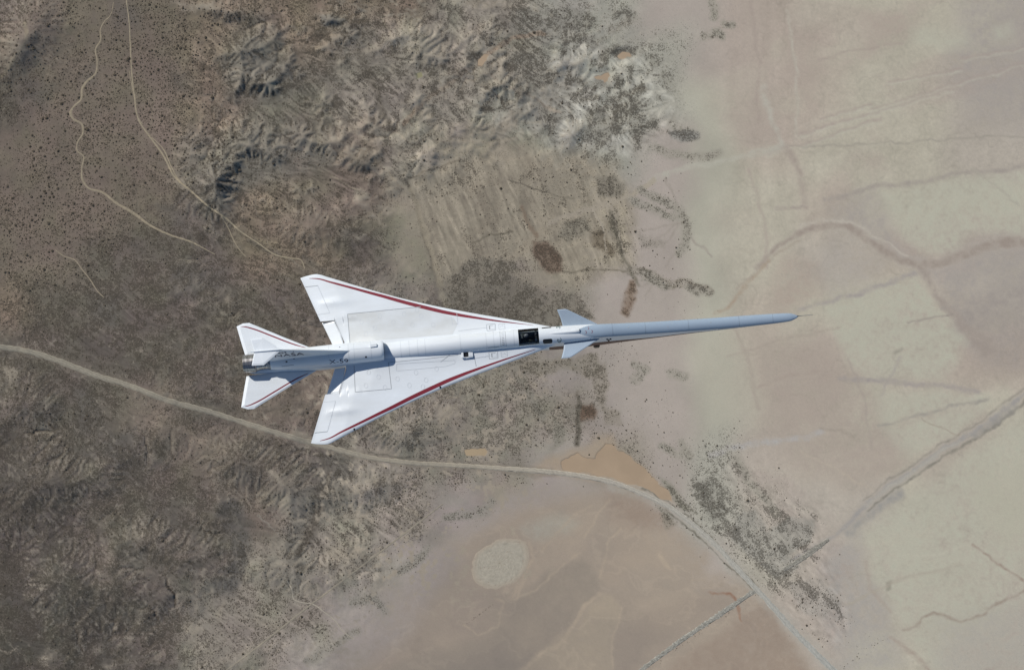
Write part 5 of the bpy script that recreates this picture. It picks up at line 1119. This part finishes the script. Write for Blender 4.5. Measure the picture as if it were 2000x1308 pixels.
# black air-data vanes and a belly pod seen under the starboard chine
def side_drop(x, z, off=.006):
    h = BV['fus'].ray_cast(Vector((x, -4, z)), Vector((0, 1, 0))); return h[0]+Vector((0, -off, 0))
for x, z in ((5.05, .36), (5.22, .36), (5.13, .14)):
    p = side_drop(x, z); box('air_data_vane', (p.x, p.y-.01, p.z), (.09, .05, .13), M['black'], fus)
box('belly_pod', (4.5, -.30, -.95), (.34, .30, .50), M['black'], jet)
# odds and ends on the nacelle
n_ = Vector((-7.30, .16, 1.14)); box('nacelle_vent', n_, (.36, .17, .09), M['white'], nac, .05)
for x, y in ((-11.97, -.22), (-11.55, -.10), (-7.75, -.38)):
    patch('pressure_port', quad(x-.05, x+.05, y-.035, y+.035), M['black'], 'nac', nac, .006, 2)
box('nacelle_blade', (-9.0, .20, .98), (.30, .05, .10), M['steel'], nac, -.6)
for x in (-7.45, -8.35, -8.65, -9.7):
    ribbon('nacelle_frame_gap', [(x, y) for y in np.linspace(-.50, .45, 20)], .016, M['faint'], 'nac', nac, .004)
ribbon('nacelle_seam', [(-9.4, .07), (-8.6, .06), (-7.4, .07)], .016, M['faint'], 'nac', nac, .004)
ribbon('stencil_strip', [(-12.25, -.40), (-11.6, -.40)], .02, M['line'], 'nac', nac, .006, .05)

# ---- lettering, cut from flat type and wrapped on the skin
def text_mesh(name, body, size, origin, ux, uv, ray, bv, mat, parent, sx=1.0, off=.005, bold=0.0, space=1.0):
    cu = bpy.data.curves.new(name, 'FONT'); cu.body = body; cu.size = size; cu.offset = bold; cu.resolution_u = 3; cu.space_character = space
    to = bpy.data.objects.new(name, cu); COL.objects.link(to)
    bpy.context.view_layer.update(); dg = bpy.context.evaluated_depsgraph_get()
    me = bpy.data.meshes.new_from_object(to.evaluated_get(dg)); bpy.data.objects.remove(to); bpy.data.curves.remove(cu)
    bm = bmesh.new(); bm.from_mesh(me)
    bmesh.ops.subdivide_edges(bm, edges=[e for e in bm.edges if e.calc_length() > size*.12], cuts=2)
    bmesh.ops.triangulate(bm, faces=bm.faces)
    ux, uv, ray = Vector(ux), Vector(uv), Vector(ray).normalized()
    for v in bm.verts:
        p = Vector(origin)+ux*(v.co.x*sx)+uv*v.co.y
        h = BV[bv].ray_cast(p-ray*3, ray)
        v.co = (h[0]-ray*off) if h[0] is not None else p
    bm.to_mesh(me); bm.free(); me.name = name; me.materials.clear(); me.materials.append(mat)
    return link(bpy.data.objects.new(name, me), parent)
al = R(40)
text_mesh('lettering', 'X-59', .40, (-9.72, -.46, .62), (1, 0, 0), (0, math.cos(al), math.sin(al)), (0, math.sin(al), -math.cos(al)), 'nac', M['navy'], nac, 1.28, .006)
text_mesh('lettering', 'NASA', .70, (-12.52, -.3, 1.46), (1, 0, .03), (0, 0, 1), (0, 1, 0), 'fin', M['navy'], fin, .84, .008, .004, 1.06)
text_mesh('lettering', '869', .36, (-12.25, -.3, 2.10), (1, 0, .03), (0, 0, 1), (0, 1, 0), 'fin', M['navy'], fin, .80, .008, .004, 1.1)
def fin_ribbon(pts, wd):
    V = []; Fc = []
    for i, (x, z) in enumerate(pts):
        a = pts[max(0, i-1)]; b = pts[min(len(pts)-1, i+1)]; tx, tz = b[0]-a[0], b[1]-a[1]; l = math.hypot(tx, tz) or 1
        ww = wd*math.sin(math.pi*(i+.4)/(len(pts)-.2))
        for s in (-.5, .5):
            p = Vector((x-tz/l*ww*s, -.3, z+tx/l*ww*s)); h = BV['fin'].ray_cast(p-Vector((0, 3, 0)), Vector((0, 1, 0)))
            V.append((h[0] if h[0] is not None else p)-Vector((0, .009, 0)))
        if i: Fc.append((2*i-2, 2*i-1, 2*i+1, 2*i))
    return mesh_obj('swoosh', V, Fc, M['navy'], fin)
fin_ribbon([(-12.0+1.5*t, 1.26+.14*math.sin(t*3)+.10*t) for t in np.linspace(0, 1, 14)], .035)
fin_ribbon([(-11.62+.22*t, 1.98+.30*t*t) for t in np.linspace(0, 1, 8)], .03)

# ---- cockpit
tub = bpy.data.objects.new('cockpit', None); link(tub, jet)
# build the tub with its walls inside the skin
V = []; Fc = []
tb = [(CX0+.01, .40), (CX1-.01, .40)]
zf, zr = -.05, .80
for x, y in ((CX0+.01, -.40), (CX1-.01, -.40), (CX1-.01, .40), (CX0+.01, .40)): V += [(x, y, zf), (x, y*1.02, zr)]
Fc = [(0, 2, 4, 6)]+[(2*i, 2*i+1, (2*i+3) % 8, (2*i+2) % 8) for i in range(4)]
mesh_obj('cockpit_tub', V, Fc, M['dark'], tub, None, False)
box('ejection_seat', (.62, .02, .20), (.42, .46, .16), M['dark'], tub)
box('seat_back', (.47, .02, .50), (.10, .44, .62), M['strap'], tub, ry=R(-10))
box('headrest', (.52, .05, .80), (.16, .26, .16), M['strap'], tub)
box('instrument_panel', (1.30, 0, .55), (.12, .66, .40), M['dark'], tub)
for y, z_, c in ((-.18, .62, 'black'), (.05, .66, 'black'), (.20, .60, 'black')):
    box('display_screen', (1.235, y, z_), (.02, .17, .15), M[c], tub)
box('white_document_pouch', (1.27, -.22, .90), (.09, .11, .05), M['white'], tub, .4)
box('grey_document_pouch', (1.35, -.26, .86), (.08, .12, .04), M['strap'], tub, .2)
box('compass_bracket', (1.27, .12, .82), (.05, .05, .06), M['steel'], tub)
box('side_console', (.95, -.33, .40), (.70, .13, .12), M['dark'], tub)
box('side_console', (.95, .33, .40), (.70, .13, .12), M['dark'], tub)

# ---- pilot: one continuous seated body, helmet and hands on top of it
pilot = bpy.data.objects.new('person', None); COL.objects.link(pilot); pilot.matrix_world = AC_MAT
pilot['label'] = 'pilot in a grey helmet seated under the dark canopy'; pilot['category'] = 'person'
def skin_body(name, verts_, edges_, rad, mat, parent, root=0, lv=1):
    me = bpy.data.meshes.new(name); me.from_pydata(verts_, edges_, []); o = link(bpy.data.objects.new(name, me), parent)
    md = o.modifiers.new('skin', 'SKIN'); md.use_smooth_shade = True
    for i, r_ in enumerate(rad): me.skin_vertices[0].data[i].radius = (r_, r_) if not isinstance(r_, tuple) else r_
    me.skin_vertices[0].data[root].use_root = True
    sb = o.modifiers.new('sub', 'SUBSURF'); sb.levels = lv; sb.render_levels = lv
    bpy.context.view_layer.update(); dg = bpy.context.evaluated_depsgraph_get()
    m2 = bpy.data.meshes.new_from_object(o.evaluated_get(dg)); o.modifiers.clear(); o.data = m2; m2.name = name
    m2.materials.clear(); m2.materials.append(mat)
    return o
bv_ = [(.62, .02, .33), (.61, .02, .47), (.62, .02, .62), (.66, .03, .71), (.72, .04, .78),
       (.63, -.17, .63), (.76, -.24, .48), (.98, -.20, .47), (.63, .21, .63), (.76, .28, .48), (.98, .24, .47),
       (.64, -.09, .30), (.98, -.11, .40), (1.20, -.10, .12), (1.28, -.10, .06), (.64, .13, .30), (.98, .15, .40), (1.20, .14, .12), (1.28, .14, .06)]
be_ = [(0, 1), (1, 2), (2, 3), (3, 4), (2, 5), (5, 6), (6, 7), (2, 8), (8, 9), (9, 10), (0, 11), (11, 12), (12, 13), (13, 14), (0, 15), (15, 16), (16, 17), (17, 18)]
br_ = [.13, .135, .125, .065, .06, .075, .055, .036, .075, .055, .036, .095, .065, .045, .04, .095, .065, .045, .04]
skin_body('flight_suit_body', bv_, be_, br_, M['suit'], pilot)
for s, y in ((-1, -.19), (1, .24)):
    hv = [(.99, y, .47), (1.05, y, .475)]; he = [(0, 1)]; hr = [.03, .032]
    for q_, dy in enumerate((-.028, -.010, .010, .028)):
        b = len(hv); hv += [(1.085, y+dy, .475), (1.11+.004*(q_ % 3), y+dy*1.1, .465), (1.118, y+dy*1.1, .445)]; he += [(1, b), (b, b+1), (b+1, b+2)]; hr += [.011, .0095, .0085]
    b = len(hv); hv += [(1.03, y-s*.035, .47), (1.06, y-s*.05, .46)]; he += [(0, b), (b, b+1)]; hr += [.012, .010]
    skin_body('glove', hv, he, hr, M['strap'], pilot)
def ellipsoid(name, c, r, mat, parent, cut=None, seg=24):
    bm = bmesh.new(); bmesh.ops.create_uvsphere(bm, u_segments=seg, v_segments=seg//2, radius=1)
    for v in bm.verts: v.co = Vector((v.co.x*r[0], v.co.y*r[1], v.co.z*r[2]))
    if cut is not None:
        bmesh.ops.delete(bm, geom=[v for v in bm.verts if cut(v.co)], context='VERTS')
    me = bpy.data.meshes.new(name); bm.to_mesh(me); bm.free(); me.materials.append(mat)
    for p in me.polygons: p.use_smooth = True
    o = link(bpy.data.objects.new(name, me), parent); o.location = c; return o
hd = ellipsoid('face', (.80, .05, .865), (.085, .07, .10), M['skin'], pilot)
ellipsoid('nose', (.083, 0, -.015), (.02, .014, .022), M['skin'], hd, seg=10)
hm = ellipsoid('helmet', (.775, .05, .895), (.135, .115, .13), M['helmet'], pilot, cut=lambda c: c.x > .06 and c.z < .02)
ellipsoid('visor', (.025, 0, -.005), (.118, .104, .09), M['black'], hm, cut=lambda c: c.x < .02)
ellipsoid('oxygen_mask', (.89, .05, .80), (.045, .04, .05), M['dark'], pilot, seg=14)
